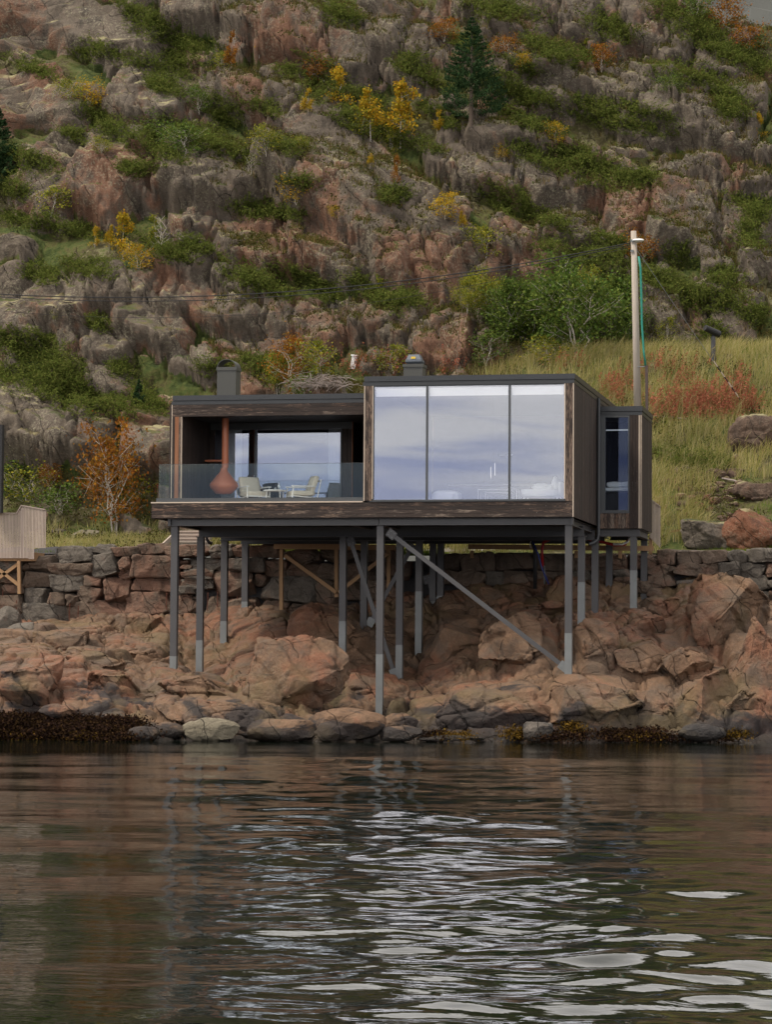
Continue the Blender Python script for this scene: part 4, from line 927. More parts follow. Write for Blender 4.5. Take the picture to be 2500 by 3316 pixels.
# kitchen counter and the small lamps at the back
t = empty('kitchen_counter', (-3.0, 8.0, ZD + .02), 'long low white kitchen counter across the back of the living room', 'counter')
bx('counter_top', (-1.9, -.3, .88), (2.5, .3, .91), 'white', t); bx('cabinet', (-1.9, -.28, 0), (2.5, .3, .879), 'inner', t)
em = NB('lamp_light'); e_ = em.n('Emission', {'Color': (1, .93, .82), 'Strength': 0.35}); em.t.links.new(e_.outputs[0], em.out.inputs[0])
for x, y0_, y1_, la in ((1590, 1512, 1548, 'thin glowing pendant tube hanging left over the table'), (1603, 1500, 1540, 'thin glowing pendant tube hanging right over the table')):
    a = aY(x, y0_, 4.2); b2 = aY(x, y1_, 4.2)
    t = empty('pendant_lamp', (a[0], 4.2, a[2]), la, 'pendant lamp', 'pendant lamps over the dining table')
    MB().tube([(0, 0, 0), (0, 0, b2[2] - a[2])], .009, 8).build('lamp_tube', em.m, t); MB().tube([(0, 0, 0.001), (0, 0, ZT - .3 - a[2])], .003, 4).build('cord', MT['black'], t)
tt = aY(1640, 1473, 9.2)
tag(MB().box((tt[0] - .2, 9.1, tt[2] - .025), (tt[0] + .2, 9.15, tt[2] + .02)).build('light_strip', MT['blind']), 'short pale strip high on the dark rear wall of the living room', 'light strip')
# bed in annex
bz = zY(1592, 2000, 6.2)
t = empty('bed', ((AX0 + AX1) / 2 - .1, 6.2, AZB + .4), 'white bed with two pillows behind the narrow annex window', 'bed')
MB().rounded((-.55, -.3, bz - AZB - .4 - .02), (.5, 1.1, bz - AZB - .4 + .12), .05, 5).build('mattress', MT['softwhite'], t, smooth=True)
for sx, w_ in ((-.42, .5), (.02, .5)): MB().rounded((sx, -.2, bz - AZB - .29), (sx + w_, .2, bz - AZB - .10), .09, 6).build('pillow', MT['softwhite'], t, smooth=True)
MB().box((-.5, -.25, 0), (.45, 1.0, bz - AZB - .43)).build('bed_base', MT['black'], t)
print('furniture done')

# ---------------------------------------------------------------- water
def mat_water():
    b = NB('sea_water'); g = b.pos(); p = (g, 'Position')
    mp1 = b.mapping(p, (0.55, 1.5, 1.0), (0, 0, -YAW))
    n1 = b.noise(mp1, 2.6, 4, 0.5, 0.6); n2 = b.noise(b.mapping(p, (0.6, 1.6, 1), (0, 0, -YAW + .25)), 7.5, 2, 0.5, 0.3)
    h = b.math('ADD', n1, b.math('MULTIPLY', n2, 0.22))
    nb = b.bump(h, 0.12, 0.05)
    return b.pbr((0.003, 0.006, 0.004), 0.008, nb, spec=0.5, **{'IOR': 1.36})
MT['water'] = mat_water()
f2 = np.array([FWD[0], FWD[1]]); f2 /= np.linalg.norm(f2); r2 = np.array([f2[1], -f2[0]])
dd = []; d = 15.0
while d < 78: dd.append(d); d += max(0.028, d * d / F / CAM_H * 3.2 * 0.8)
dd = np.array([-400, -200, -100, -50, -20, 0, 5, 10, 13] + dd + [84, 95, 120]); 
ll = np.concatenate([[-900, -300, -100, -50, -30, -20], np.linspace(-15, 15, 560), [20, 30, 50, 100, 300, 900]])
Dg, Lg = np.meshgrid(dd, ll, indexing='ij')
Lg2 = np.where(np.abs(Lg) <= 15, Lg * (0.22 + 0.78 * np.clip(Dg, 15, 78) / 78) , Lg)
WX = CAM[0] + f2[0] * Dg + r2[0] * Lg2; WY = CAM[1] + f2[1] * Dg + r2[1] * Lg2
P2 = np.stack([Lg2.ravel(), Dg.ravel(), np.zeros(Dg.size)], 1)
wind = np.clip(0.40 + 0.9 * fbm(P2 / np.array([7.0, 16, 1]) + 3, 2), 0.2, 1.1)
def wv(lx, ld, a, sd, ang=0.0, sharp=False):
    c, s = math.cos(ang), math.sin(ang)
    Q = np.stack([(P2[:, 0] * c + P2[:, 1] * s) / lx, (-P2[:, 0] * s + P2[:, 1] * c) / ld, np.full(len(P2), sd)], 1)
    n = perlin(Q)
    if sharp: n = 0.45 - np.abs(n)
    return a * n
near = 1 - sstep(24, 55, P2[:, 1]); 
Ld, Dd = P2[:, 0], P2[:, 1]
strip = np.exp(-(((Ld - .012 * Dd) / (.068 * Dd + .3)) ** 4)) * sstep(15, 24, Dd + 4) * (1 - sstep(54, 64, Dd)) + (1 - sstep(25, 34, Dd)) * sstep(-.5, 1.5, Ld) * .9
strip = np.clip(strip, 0, 1) * np.clip(.75 + .9 * fbm(P2 / np.array([3.0, 5, 1]) + 13, 2), .2, 1.3); calm = .45 + .35 * wind
Zw = wv(9, 4.6, 0.075, 1.3, .12) + wv(2.8, 1.6, 0.030, 4.7, -.25) * (calm + .9 * strip) + wv(1.35, .85, 0.026, 8.1, .3) * (.35 * calm + (.85 + .35 * near) * strip) + wv(.72, .42, 0.012, 2.2, -.2) * (.6 * wind + 2.0 * strip) + wv(1.5, .8, 0.040, 9.9, .15, True) * strip * near + wv(.36, .22, 0.0042, 3.6, .1) * (1.0 * wind + .9 * strip)
Zw *= (sstep(-30, 6, P2[:, 1]) * 0.9 + 0.1) * 1.15
shore_calm = 1 - 0.8 * sstep(52, 69, P2[:, 1]); Zw *= shore_calm
Vw = np.stack([WX.ravel(), WY.ravel(), Zw], 1); ny, nx = Dg.shape
iw = np.arange(ny * nx).reshape(ny, nx)
Fw = np.stack([iw[:-1, :-1].ravel(), iw[:-1, 1:].ravel(), iw[1:, 1:].ravel(), iw[1:, :-1].ravel()], 1)
tag(mesh_np('sea_water', Vw, Fw[:, ::-1] if np.cross(Vw[Fw[0, 1]] - Vw[Fw[0, 0]], Vw[Fw[0, 2]] - Vw[Fw[0, 0]])[2] < 0 else Fw, MT['water'], smooth=True), kind='structure')

# ---------------------------------------------------------------- shore rocks
def shore_sculpt():
    X, Y = np.meshgrid(xs2, ys2); V = np.stack([X.ravel(), Y.ravel(), H_shore(X.ravel(), Y.ravel()) - .12], 1); nx, ny = len(xs2), len(ys2)
    m = sstep(-8.5, -7.0, V[:, 1]); pu, pv, pd = project_n(V); sc = pd / F
    wx = perlin(V / .9) * 15 + perlin(V / .35 + 7) * 5; wy = perlin(V / .9 + 21) * 12 + perlin(V / .35 + 27) * 4; qx, qy = pu + wx, pv + wy
    P = V * np.array([1, 1, .6]); Sk = np.stack([V[:, 0] + .6 * V[:, 2], V[:, 1] * .8, V[:, 2]], 1) + .3 * np.stack([perlin(P / 1.2), perlin(P / 1.2 + 9), perlin(P / 1.2 + 5)], 1)
    f1, f2, hc = voro(Sk / np.array([1.9, 1.5, 1.2]) + 3.3); g1, g2, gh = voro(Sk / np.array([.8, .7, .55]) + 8.1, 3)
    fv = (hc * .42) * sstep(0, .14, f2 - f1) * (1 - .25 * f1) + .10 * gh * sstep(0, .12, g2 - g1) * (hc > .3)
    r_ = np.random.default_rng(21)
    ex = [(x_, y_, x_ + w_, y_ + w_ * r_.uniform(.35, .7), 5, r_.uniform(0, 22)) for x_, y_, w_ in zip(r_.uniform(-80, 2500, 90), r_.uniform(1990, 2350, 90), r_.uniform(70, 200, 90))]
    for i, (x0, y0, x1, y1, sb, rot) in enumerate(ex + BED):
        w, h, cx, cy = x1 - x0, y1 - y0, (x0 + x1) / 2, (y0 + y1) / 2; dx, dy = qx - cx, qy - cy
        k = np.where((np.abs(dx) < w * .8) & (np.abs(dy) < h * .9 + 10))[0]
        if not len(k): continue
        a_ = R(rot); u = (dx[k] * math.cos(a_) + dy[k] * math.sin(a_)) / (w * .52); v = (-dx[k] * math.sin(a_) + dy[k] * math.cos(a_)) / (h * .55); r = (np.abs(u) ** 2.8 + np.abs(v) ** 2.8) ** (1 / 2.8)
        pr = 1 - np.clip(r, 0, 1.1) ** 4; g = math.sqrt(w * h) * sc[k] * (.26 if i >= 90 else .17) * np.where(pr > 0, pr ** .6, 0) * (.6 + .22 * (v + 1)) + .05 + .12 * hash1(np.array([i * 17]))[0]
        up_ = (g > fv[k]) & (r < 1.0); fv[k[up_]] = g[up_]
        ring = (r > 1.0) & (r < 1.10); fv[k[ring]] -= .10 * (1 - np.abs(r[ring] - 1.05) / .05).clip(0, 1)
    w3 = np.stack([fbm(V / 2.2, 3), fbm(V / 2.2 + 31, 3), fbm(V / 2.2 + 57, 3)], 1) * .7; Qj = V + w3; D = fv + .03 * fbm(V / .8, 4) + facets(V + w3 * .3, np.array([1.7, 1.4, 1.2]), 4, .24, .12) + facets(V + w3 * .2, np.array([.6, .55, .5]), 8, .028, .02)
    for j, (n_, sp_, am_) in enumerate((((.84, .25, .48), 1.2, .07), ((.5, .6, -.3), 1.9, .07), ((-.25, .3, .92), 1.1, .05))):
        n_ = np.array(n_) / np.linalg.norm(n_); u = Qj @ n_ / sp_; kf = np.floor(u); fr = u - kf; hj = hash1(kf.astype(np.int64) * 7 + j * 31); dd_ = np.minimum(fr, 1 - fr) * sp_
        D += (hj - .5) * am_ * 1.5 - .10 * np.exp(-(dd_ / .03) ** 2) * (hash1(kf.astype(np.int64) * 3 + j + 5) > .35)
    V = V + np.array([0, -.45, .89]) * (D * m)[:, None]
    i = np.arange(nx * ny).reshape(ny, nx); Fq = np.stack([i[:-1, :-1].ravel(), i[:-1, 1:].ravel(), i[1:, 1:].ravel(), i[1:, :-1].ravel()], 1)
    return V, Fq
def shore_hit(x, y, lo=66, hi=84): return hit_surface(x, y, shorefn, lo, hi, 700)
def bbox_rock(seed, x0, y0, x1, y1, sub=5, rot=0, dk=0.75, push=0.5, crack=0.45, base=0.12, near=0.0, **k):
    xc = (x0 + x1) / 2; yb = y1 - (y1 - y0) * base
    pc, D = shore_hit(xc, min(yb, 2390)); s = D / F; hw = (x1 - x0) / 2 * s * 1.05; hh = (y1 - y0) / 2 * s * 1.06; hd = dk * math.sqrt(hw * hh)
    crk = crack
    D2 = D + hd * push - near; c = CAM + ray(xc, (y0 + y1) / 2) * D2
    kk = dict(p=3.6, cuts=15, lo=0.56, hi=.98, fac=.99, flat=0.05); kk.update(k)
    return place_rock(seed, c, hw, hh, hd, rot, sub, crack=crack, sp=0.8, lean=0.15, **kk)
BED = [(730,2057,1098,2315,6,8),(949,1944,1170,2150,6,-20),(738,2000,960,2105,5,0),(1032,2165,1325,2310,6,12),(1125,2037,1336,2175,5,5),(655,2078,769,2222,5,0),(480,2006,598,2124,5,0),(583,2006,717,2078,5,0),(480,2190,760,2275,6,14),(480,2258,900,2375,6,10),
(1374,2010,1565,2175,6,0),(1565,1986,1800,2195,6,0),(1506,1900,1660,2020,5,0),(1434,1932,1520,2020,5,0),(1620,1888,1720,1950,5,0),(1690,1940,1830,2000,5,0),(1780,1870,1965,1990,5,10),(1855,2015,2025,2180,6,0),(1997,1980,2150,2085,5,0),(1985,2060,2165,2195,6,0),
(1356,2155,1512,2245,5,15),(1470,2170,1560,2220,4,10),(1548,2090,1620,2215,5,18),(1645,2184,1800,2250,5,0),(1560,2190,1660,2250,5,0),(1440,2235,1800,2375,6,0),(1764,2195,2075,2395,6,0),(2040,2240,2210,2365,6,0),(1330,2250,1450,2330,5,0),
(2181,1848,2470,2150,6,10),(2190,2160,2390,2385,6,0),(2370,2010,2560,2350,6,0),(2150,2090,2300,2220,6,0),(2090,1930,2210,2020,5,0),(2080,2150,2200,2260,5,0),(2330,2230,2480,2380,6,20),(2100,2020,2220,2130,5,0),
(227,2000,395,2085,5,8),(365,1985,525,2065,6,0),(466,2041,510,2115,4,0),(495,2005,605,2130,5,0),(-40,2110,200,2330,6,0),(170,2160,300,2225,5,0),(285,2166,470,2290,6,0),(445,2195,515,2280,5,0),(500,2198,610,2280,5,0),(290,2262,500,2320,5,0),(190,2220,300,2300,5,0),(100,2040,330,2120,6,6),(200,2110,420,2190,6,8),(350,2090,540,2180,6,8),
(1650,2020,1750,2060,4,0),(1180,1990,1290,2070,5,0),(1120,2000,1180,2060,4,0),(1300,1990,1400,2060,5,0),(1960,1960,2060,2010,4,0),(2230,2090,2340,2200,5,0),(1230,2190,1390,2260,5,10),(900,2300,1040,2345,5,0)]
_sv, _sf = shore_sculpt(); shore = tag(mesh_np('shore_bedrock', _sv, _sf, MT['shore'], smooth=True), kind='structure')
bl = [bbox_rock(700 + i, *r[:4], sub=r[4], rot=r[5]) for i, r in enumerate(BED) if r[4] == 6 or r[1] < 2000]
for i in range(16):
    x = random.uniform(-60, 2560); y = random.uniform(2010, 2375); w = random.uniform(35, 95); h = w * random.uniform(.45, .8)
    bl.append(bbox_rock(900 + i, x - w / 2, y - h / 2, x + w / 2, y + h / 2, sub=4, rot=random.uniform(-15, 20), crack=.2, base=.4, push=.5))
V, T = merge_rocks(bl); tag(mesh_np('shore_bedrock_outcrops', V, T, MT['shore'], smooth=True), kind='structure')
def boulder(seed, bb, mat, label, group=None, **k):
    Q, T = bbox_rock(seed, *bb, **k); o = Q.mean(axis=0); o[2] = Q[:, 2].min() + .1
    return tag(mesh_np('boulder', Q, T, MT[mat], smooth=True, origin=o), label, 'boulder', group)
GB = 'boulders along the waterline'
WB = [((596,2328,772,2399),'palestone','large pale cream rounded boulder on the waterline'),((805,2323,1018,2402),'shore','broad brown rounded boulder on the waterline, right of the pale cream one'),
((1017,2338,1122,2402),'shore','squat reddish boulder on the waterline between two broader ones'),((1000,2296,1236,2396),'shore','wide flat purple-brown boulder at the foot of the tallest front post'),
((1240,2312,1350,2368),'shore','small rounded tan boulder just right of the tallest front post'),((1226,2350,1362,2402),'shore','low dark-patched boulder half in the water under the tallest front post'),
((418,2351,508,2400),'shore','small peaked orange-brown boulder at the end of the dark seaweed'),((487,2341,600,2392),'shore','oblong orange-brown boulder beside the pale cream boulder'),
((1362,2378,1560,2404),'shoregrey','very low grey slab awash at the waterline below the brown domed rock'),((2200,2344,2345,2400),'shoregrey','flat dark grey-green boulder at the right end of the waterline'),
((1690,2330,1790,2399),'shoregrey','wet dark slanting boulder at the water between the two black-stained domes'),((134,2280,242,2322),'shore','squared brown block lying above the seaweed at the left')]
for i, (bb, m_, la) in enumerate(WB): boulder(1200 + i, bb, m_, la, GB, sub=5, cuts=8, lo=.78, p=2.4, crack=0.12, flat=.09, base=.25, rot=0, push=.2, near=.75)
boulder(1301, (17,2015,122,2093), 'wallgrey', 'dark grey angular block lying at the foot of the wall on the left', 'fallen blocks by the left wall', sub=5, p=5, cuts=9, lo=.8, rot=-25, crack=.1)
boulder(1302, (-15,1975,66,2060), 'wallgrey', 'dark grey tilted slab leaning behind the angular block at the left edge', 'fallen blocks by the left wall', sub=5, p=5, cuts=9, lo=.8, rot=30, crack=.1)

# ---------------------------------------------------------------- retaining wall
wall_t = empty('retaining_wall', (0, YW, 3.5), 'dry-stacked retaining wall of big brown and grey blocks behind the steel posts', 'stone wall')
z5 = lambda q: [(a * .4197, 1600 + b * .4197, c * .4197, 1600 + d * .4197) for a, b, c, d in q]
z3 = lambda q: [(480 + a * .5156, 1650 + b * .5156, 480 + c * .5156, 1650 + d * .5156) for a, b, c, d in q]
z4 = lambda q: [(1200 + a * .5995, 1650 + b * .5995, 1200 + c * .5995, 1650 + d * .5995) for a, b, c, d in q]
ST = z5([(445,405,705,535),(705,390,875,470),(855,405,1075,480),(1065,380,1280,465),(1280,395,1600,485),(380,530,715,625),(705,460,910,640),(905,585,1000,655),(910,480,1010,590),(1000,470,1370,640),(1375,505,1450,545),(1395,545,1480,580),(1415,580,1640,665),
(160,590,390,715),(380,615,640,755),(645,630,775,715),(600,705,780,830),(780,650,990,835),(1000,620,1380,770),(1380,655,1640,730),(1370,705,1500,770),(170,475,415,605),(-90,500,170,600),(-60,600,165,700),(20,695,180,770),(-120,690,25,775),(185,720,365,845),(355,755,500,860),(495,765,605,865),(975,755,1310,945),(1295,770,1530,970),(-60,775,175,950),(120,840,510,1010),(515,822,1010,1000)])
ST += z3([(525,220,820,300),(250,300,460,385),(500,300,730,390),(385,218,530,300),(220,375,405,445),(205,440,405,500),(405,390,650,540),(655,400,750,480),(725,310,880,420),(715,420,1060,585),(860,245,1080,345),(350,545,480,690),(490,550,690,705),(695,575,870,710),(865,590,1010,710),(1060,440,1200,590),(1060,340,1210,440),(880,335,1065,425),(1080,240,1330,330),(1215,330,1420,450),(1200,450,1340,575),(1340,440,1560,560),(1330,230,1560,330),(1430,330,1640,440)])
ST += z4([(330,240,480,330),(480,235,665,335),(670,235,880,330),(880,240,1060,330),(1060,240,1200,330),(1200,240,1380,325),(300,325,470,400),(470,330,620,420),(620,330,720,410),(715,330,880,420),(890,330,1050,410),(1050,330,1200,400),(1200,325,1310,400),(1310,320,1400,370),(1385,240,1540,320),(1310,365,1440,400),(1310,400,1400,470),(1440,385,1510,450),(1545,215,1650,295),(1490,298,1660,358),(1500,352,1640,420),(1495,422,1620,505)])
random.seed(11)
x = 2190.0
for row, (ya, yb) in enumerate(((1782, 1822), (1822, 1868), (1868, 1912), (1912, 1950))):
    x = 2190 + row * 13 - (20 if row else 0)
    while x < 2580:
        w = random.uniform(50, 125); ST.append((x, ya + random.uniform(-6, 6), x + w, yb + random.uniform(-4, 5))); x += w - 2
def wall_stone(i, bb, Y, par, name='stone'):
    x0, y0, x1, y1 = bb; a, b_ = aY(x0, y1, Y), aY(x1, y0, Y); hw, hh = (b_[0] - a[0]) / 2 * .965, (b_[2] - a[2]) / 2 * .955; c = (a + b_) / 2
    P, T = rock(2000 + i, 5 if hw > .35 else 4, cuts=7, p=14, flat=0.02, lo=1.12, hi=1.5, fac=.97)
    P = np.clip(P, -1.02, 1.02); Q = P * np.array([hw, .42, hh]) / .93 + c + np.array([0, .40 + random.uniform(-.12, .10), 0]); N2 = vnorm(Q, T); Q = Q + N2 * (.02 * fbm(Q / .3, 3) + facets(Q, np.array([.5, .45, .4]), 5, .035, .05))[:, None]
    o = c.copy(); return mesh_np(name, Q, T, MT['wallgrey' if random.random() < .28 else 'wallstone'], None, smooth=True, origin=None), par
WYF = YW - .75
for i, bb in enumerate(ST):
    if i >= 100: break
    o, _ = wall_stone(i, bb, WYF, wall_t); o.parent = wall_t; o.matrix_parent_inverse = wall_t.matrix_world.inverted() if False else Matrix.Translation((0, -YW, -3.5))
# the rest of the wall far left / right and the dark joints behind
rest = []
for i, bb in enumerate(ST[100:]):
    o, _ = wall_stone(200 + i, bb, WYF, wall_t); me = o.data; V = np.empty(len(me.vertices) * 3, np.float32); me.vertices.foreach_get('co', V); T = np.empty(len(me.polygons) * 3, np.int32); me.loops.foreach_get('vertex_index', T)
    rest.append((V.reshape(-1, 3), T.reshape(-1, 3))); bpy.data.objects.remove(o)
for side in (-1, 1):
    for row in range(5):
        x = -19.5 if side < 0 else 5.0
        for k in range(14):
            w = random.uniform(.5, 1.2); hh = .24; c = np.array([x + side * w / 2, YW - .3, 3.4 + row * .45]); x += side * w
            P, T = rock(2500 + row * 20 + k + side, 4, cuts=12, p=6.5, flat=.06, lo=.9, fac=.97); rest.append((P * np.array([w / 2, .42, hh]) / .93 + c, T))
V, T = merge_rocks(rest); o = mesh_np('stone', V, T, MT['wallstone'], None, smooth=True); o.parent = wall_t; o.matrix_parent_inverse = Matrix.Translation((0, -YW, -3.5)); o['kind'] = 'stuff'
o = MB().box((-40, YW - .35, 1.5), (25, YW + .35, TZ - .25)).build('wall_core', MT['gravel']); o.parent = wall_t; o.matrix_parent_inverse = Matrix.Translation((0, -YW, -3.5))
print('shore done')

# ---------------------------------------------------------------- vegetation
def rand_rot(n, up=0.0, r_=rng):
    a = r_.normal(size=(n, 3)); a[:, 2] += up; a /= np.linalg.norm(a, axis=1, keepdims=True)
    b = np.cross(a, r_.normal(size=(n, 3))); b /= np.linalg.norm(b, axis=1, keepdims=True); return b, np.cross(a, b)
def leaf_quads(C, size, up=0.0, asp=0.7, r_=rng):
    n = len(C); u, v = rand_rot(n, up, r_); s = (np.asarray(size) * r_.uniform(.6, 1.35, n))[:, None]
    V = np.stack([C - u * s * .5, C + v * s * .5 * asp + u * s * .05, C + u * s * .5, C - v * s * .5 * asp + u * s * .05], 1).reshape(-1, 3)
    return V, np.arange(4 * n).reshape(n, 4)
def blades(B, hgt, lean, width, r_=rng, wind=(0.25, 0.0)):
    """curved grass blades: 3-segment strips"""
    n = len(B); h = (np.asarray(hgt) * r_.uniform(.55, 1.25, n))[:, None]; ang = r_.uniform(0, 2 * np.pi, n)
    d = np.stack([np.cos(ang), np.sin(ang), np.zeros(n)], 1); side = np.stack([-d[:, 1], d[:, 0], d[:, 2]], 1)
    side = side * 0.5 + RIGHT[None] * 0.5; wdt = width * r_.uniform(.6, 1.3, n)[:, None]
    l = lean * r_.uniform(.2, 1.2, n)[:, None]; z = np.array([0, 0, 1.0]); dv = d + np.array([wind[0], wind[1], 0])
    p0 = B; p1 = B + z * h * .5 + dv * h * l * .2; p2 = B + z * h * (1 - .2 * l) + dv * h * l * .8
    V = np.stack([p0 - side * wdt, p0 + side * wdt, p1 + side * wdt * .8, p1 - side * wdt * .8, p2], 1).reshape(-1, 3)
    i = np.arange(n) * 5
    return V, np.stack([i, i + 1, i + 2, i + 3], 1), np.stack([i + 3, i + 2, i + 4], 1)
class Acc:
    def __init__(s): s.V = []; s.Q = []; s.T = []; s.n = 0
    def add(s, V, Q=None, T=None):
        s.V.append(V)
        if Q is not None: s.Q.append(Q + s.n)
        if T is not None: s.T.append(T + s.n)
        s.n += len(V)
    def build(s, name, mat, parent=None, origin=None):
        fs = ([np.concatenate(s.Q)] if s.Q else []) + ([np.concatenate(s.T)] if s.T else [])
        return mesh_np(name, np.concatenate(s.V), fs, MT[mat], parent, origin=origin)
# juniper mats: (cx, cy, w, h) in the 1668-wide view
JU = [(300,35,110,20),(370,75,170,40),(410,100,120,30),(720,30,110,35),(230,120,90,25),(330,145,130,30),(60,150,110,25),(190,130,70,25),(420,140,120,25),(350,190,120,30),(240,270,110,45),(150,300,60,25),(480,250,90,60),(400,300,160,45),(330,320,130,40),(560,240,60,30),(700,150,70,30),(640,165,60,25),(760,260,130,40),(900,150,90,40),(940,190,60,30),
(60,350,110,40),(40,420,80,40),(590,470,110,30),(540,450,90,40),(500,330,120,35),(620,320,80,25),(850,430,70,35),(860,300,150,35),(960,260,90,30),(560,620,150,40),(650,610,120,30),(700,625,70,35),(800,640,110,45),(880,650,80,30),
(160,510,140,30),(60,480,110,30),(350,545,110,35),(90,600,100,30),(190,580,100,30),(430,540,90,30),(60,740,130,60),(110,800,160,60),(160,860,150,50),(60,830,120,40),(230,880,110,40),(330,870,80,40),(260,800,60,30),(200,700,60,25),
(1090,200,110,40),(1150,220,100,30),(1120,260,120,30),(1330,260,210,35),(1400,250,120,30),(1290,240,80,25),(1230,330,90,25),(1180,350,160,35),(1280,370,120,45),(1360,395,130,40),(1090,440,130,50),(1140,160,80,25),(1020,110,90,30),(1080,30,150,40),(1160,100,120,35),(1250,120,110,30),(1330,60,100,50),(1480,40,100,50),(1540,90,120,50),(1600,130,120,60),(1500,170,150,40),(1600,250,90,60),
(1250,560,140,50),(1330,540,120,40),(1340,620,90,40),(1440,620,110,40),(1500,650,120,40),(1560,660,90,40),(1470,560,70,40),(1620,460,80,40),(1630,520,60,50),(1580,600,90,40),(1530,730,80,40),(1640,700,60,40),(1180,480,90,35),(1050,170,90,30),(700,200,100,40),(780,220,80,40),(640,400,60,35),(290,370,90,30),(470,800,60,25),(560,800,90,40),(1500,1000,110,30),(1450,990,60,20)]
ja = Acc()
for k, (cx, cy, w, h) in enumerate(JU):
    lobes = [(random.uniform(-.42, .42), random.uniform(-.3, .3), random.uniform(.22, .5), random.uniform(.25, .6)) for _ in range(5)]
    n = int(w * h * 0.115) + 24; dg_ = random.uniform(.15, .75)
    for _ in range(n):
        lx, ly, lw, lh = random.choice(lobes); a = random.uniform(0, 2 * math.pi); r = random.random() ** .6
        u, v = lx + r * lw * math.cos(a), ly + r * lh * math.sin(a)
        P, N_ = px_hit(cx + u * w * 1.0, cy + v * h * 1.2 + u * w * 1.15 * dg_ * .55)
        if P is None or P[1] < 16: continue
        hgt = random.uniform(.0, .30) * (1 - r * .8) * (1.2 if h > 35 else .9); m = 20
        az = random.uniform(0, 6.28); dr = np.array([math.cos(az), math.sin(az) * .8 - .2, random.uniform(.15, .8)]); dr /= np.linalg.norm(dr); ln = random.uniform(.25, .6)
        t_ = rng.random(m)[:, None]; C = P + np.array([0, 0, hgt]) + dr * t_ * ln + rng.normal(size=(m, 3)) * .035 * (1.2 - t_)
        V, Q = leaf_quads(C, np.full(m, .07), .5, .4); ja.add(V, Q)
print('juniper', ja.n)
tag(ja.build('juniper_scrub', 'juniper'), kind='stuff')
# heath, lichen cushions and tufts on every ledge
ha = Acc(); ga = Acc(); la_ = Acc(); nb = 0
XY = rng.uniform([-31, 12.5], [14, 75], size=(170000, 2))
dens = fbm(np.c_[XY / 5.0, np.zeros(len(XY))], 3)
hB, gB, lB = [], [], []
for (x, y), dn in zip(XY, dens):
    if x < -10 - (y - 20) * .28 - 6 or x > 7 + (y - 10) * .06: continue
    P, N_ = down(x, y)
    if P is None: continue
    if N_.z < 0.56 + .3 * (dn < -.1): continue
    if y < 25 and x > -5: continue
    r = random.random()
    if r < .50: hB.append(P[:])
    elif r < .92 + dn * .2: gB.append(P[:])
    elif dn < .15: lB.append(P[:])
hB, gB, lB = map(np.array, (hB, gB, lB)); print('heath', len(hB), len(gB), len(lB))
m = 7; C = np.repeat(hB, m, axis=0) + rng.normal(size=(len(hB) * m, 3)) * np.array([.14, .14, .06]) + (0, 0, .07)
V, Q = leaf_quads(C, np.full(len(C), .09), .4, .6); ha.add(V, Q)
tag(ha.build('heath_shrubs', 'heath'), kind='stuff')
m = 8; B = np.repeat(gB, m, axis=0) + rng.normal(size=(len(gB) * m, 3)) * np.array([.10, .10, 0])
V, Q, T = blades(B, np.full(len(B), .26), .7, .012); ga.add(V, Q, T); 
MT['ledgegrass'] = mat_leaf('ledge_grass', [(0.09, 0.11, 0.022), (0.16, 0.13, 0.04), (0.05, 0.07, 0.015), (0.24, 0.17, 0.07), (0.11, 0.07, 0.03)], trans=.2, big=.5)
tag(ga.build('ledge_grass', 'ledgegrass'), kind='stuff')
# grass bank on the right and behind the roof
def on_back(n, x0, x1, y0, y1, r_=rng):
    XY = r_.uniform([x0, y0], [x1, y1], size=(n, 2)); return np.c_[XY, H_hill(XY[:, 0], XY[:, 1]) - .02]
gd = Acc(); B = on_back(100000, -9, 9.5, 11.8, 25.5); nz_ = fbm(B / 2.2, 3); keep = (nz_ > -.45) & (B[:, 0] > -9 + 0) & (rng.random(len(B)) < sstep(-9.5, -5, B[:, 0]) + .12) & ~((B[:, 0] > 2.6) & (B[:, 1] < 15.8))
B = B[keep]; clump = fbm(B / .55, 2); B = B[clump > -.12]
V, Q, T = blades(B, .5 + .4 * np.clip(fbm(B / 1.5, 2) + .4, 0, 1), .8, .011, wind=(.5, -.1)); gd.add(V, Q, T); tag(gd.build('bank_grass', 'grassdry'), kind='stuff')
gg = Acc(); B = on_back(34000, -30, -5.5, 9.0, 13.2); B = B[(np.abs(B[:, 1] - 12.2) > .35)]
V, Q, T = blades(B, .12 + .26 * np.clip(fbm(B / 1.2, 2) + .1, 0, 1), .6, .010); gg.add(V, Q, T)
B = on_back(9000, 3, 10, 9.0, 12.6); V, Q, T = blades(B, np.full(len(B), .2), .6, .010); gg.add(V, Q, T)
B = on_back(26000, -5, 9.5, 12, 25); B = B[fbm(B / 1.7 + 9, 3) > .22]; V, Q, T = blades(B, np.full(len(B), .34), .6, .012); gg.add(V, Q, T)
tag(gg.build('green_turf', 'grassgreen'), kind='stuff')
gl_ = Acc(); B = on_back(30000, -26, -7, 13.2, 19.5); B = B[fbm(B / 1.3 + 4, 3) > -.05]; V, Q, T = blades(B, np.full(len(B), .42), .7, .011); gl_.add(V, Q, T); tag(gl_.build('meadow_grass', 'grassdry'), kind='stuff')
ml = Acc(); C = on_back(42000, -27, -6.5, 13.0, 20.5); C = C[fbm(C / 1.4 + 14, 3) > .02]; C[:, 2] += rng.uniform(0, .55, len(C)) * np.clip(fbm(C / .9, 2) + .5, 0, 1); V, Q = leaf_quads(C, np.full(len(C), .085), .3, .6); ml.add(V, Q); tag(ml.build('meadow_herbs', 'heath'), kind='stuff')
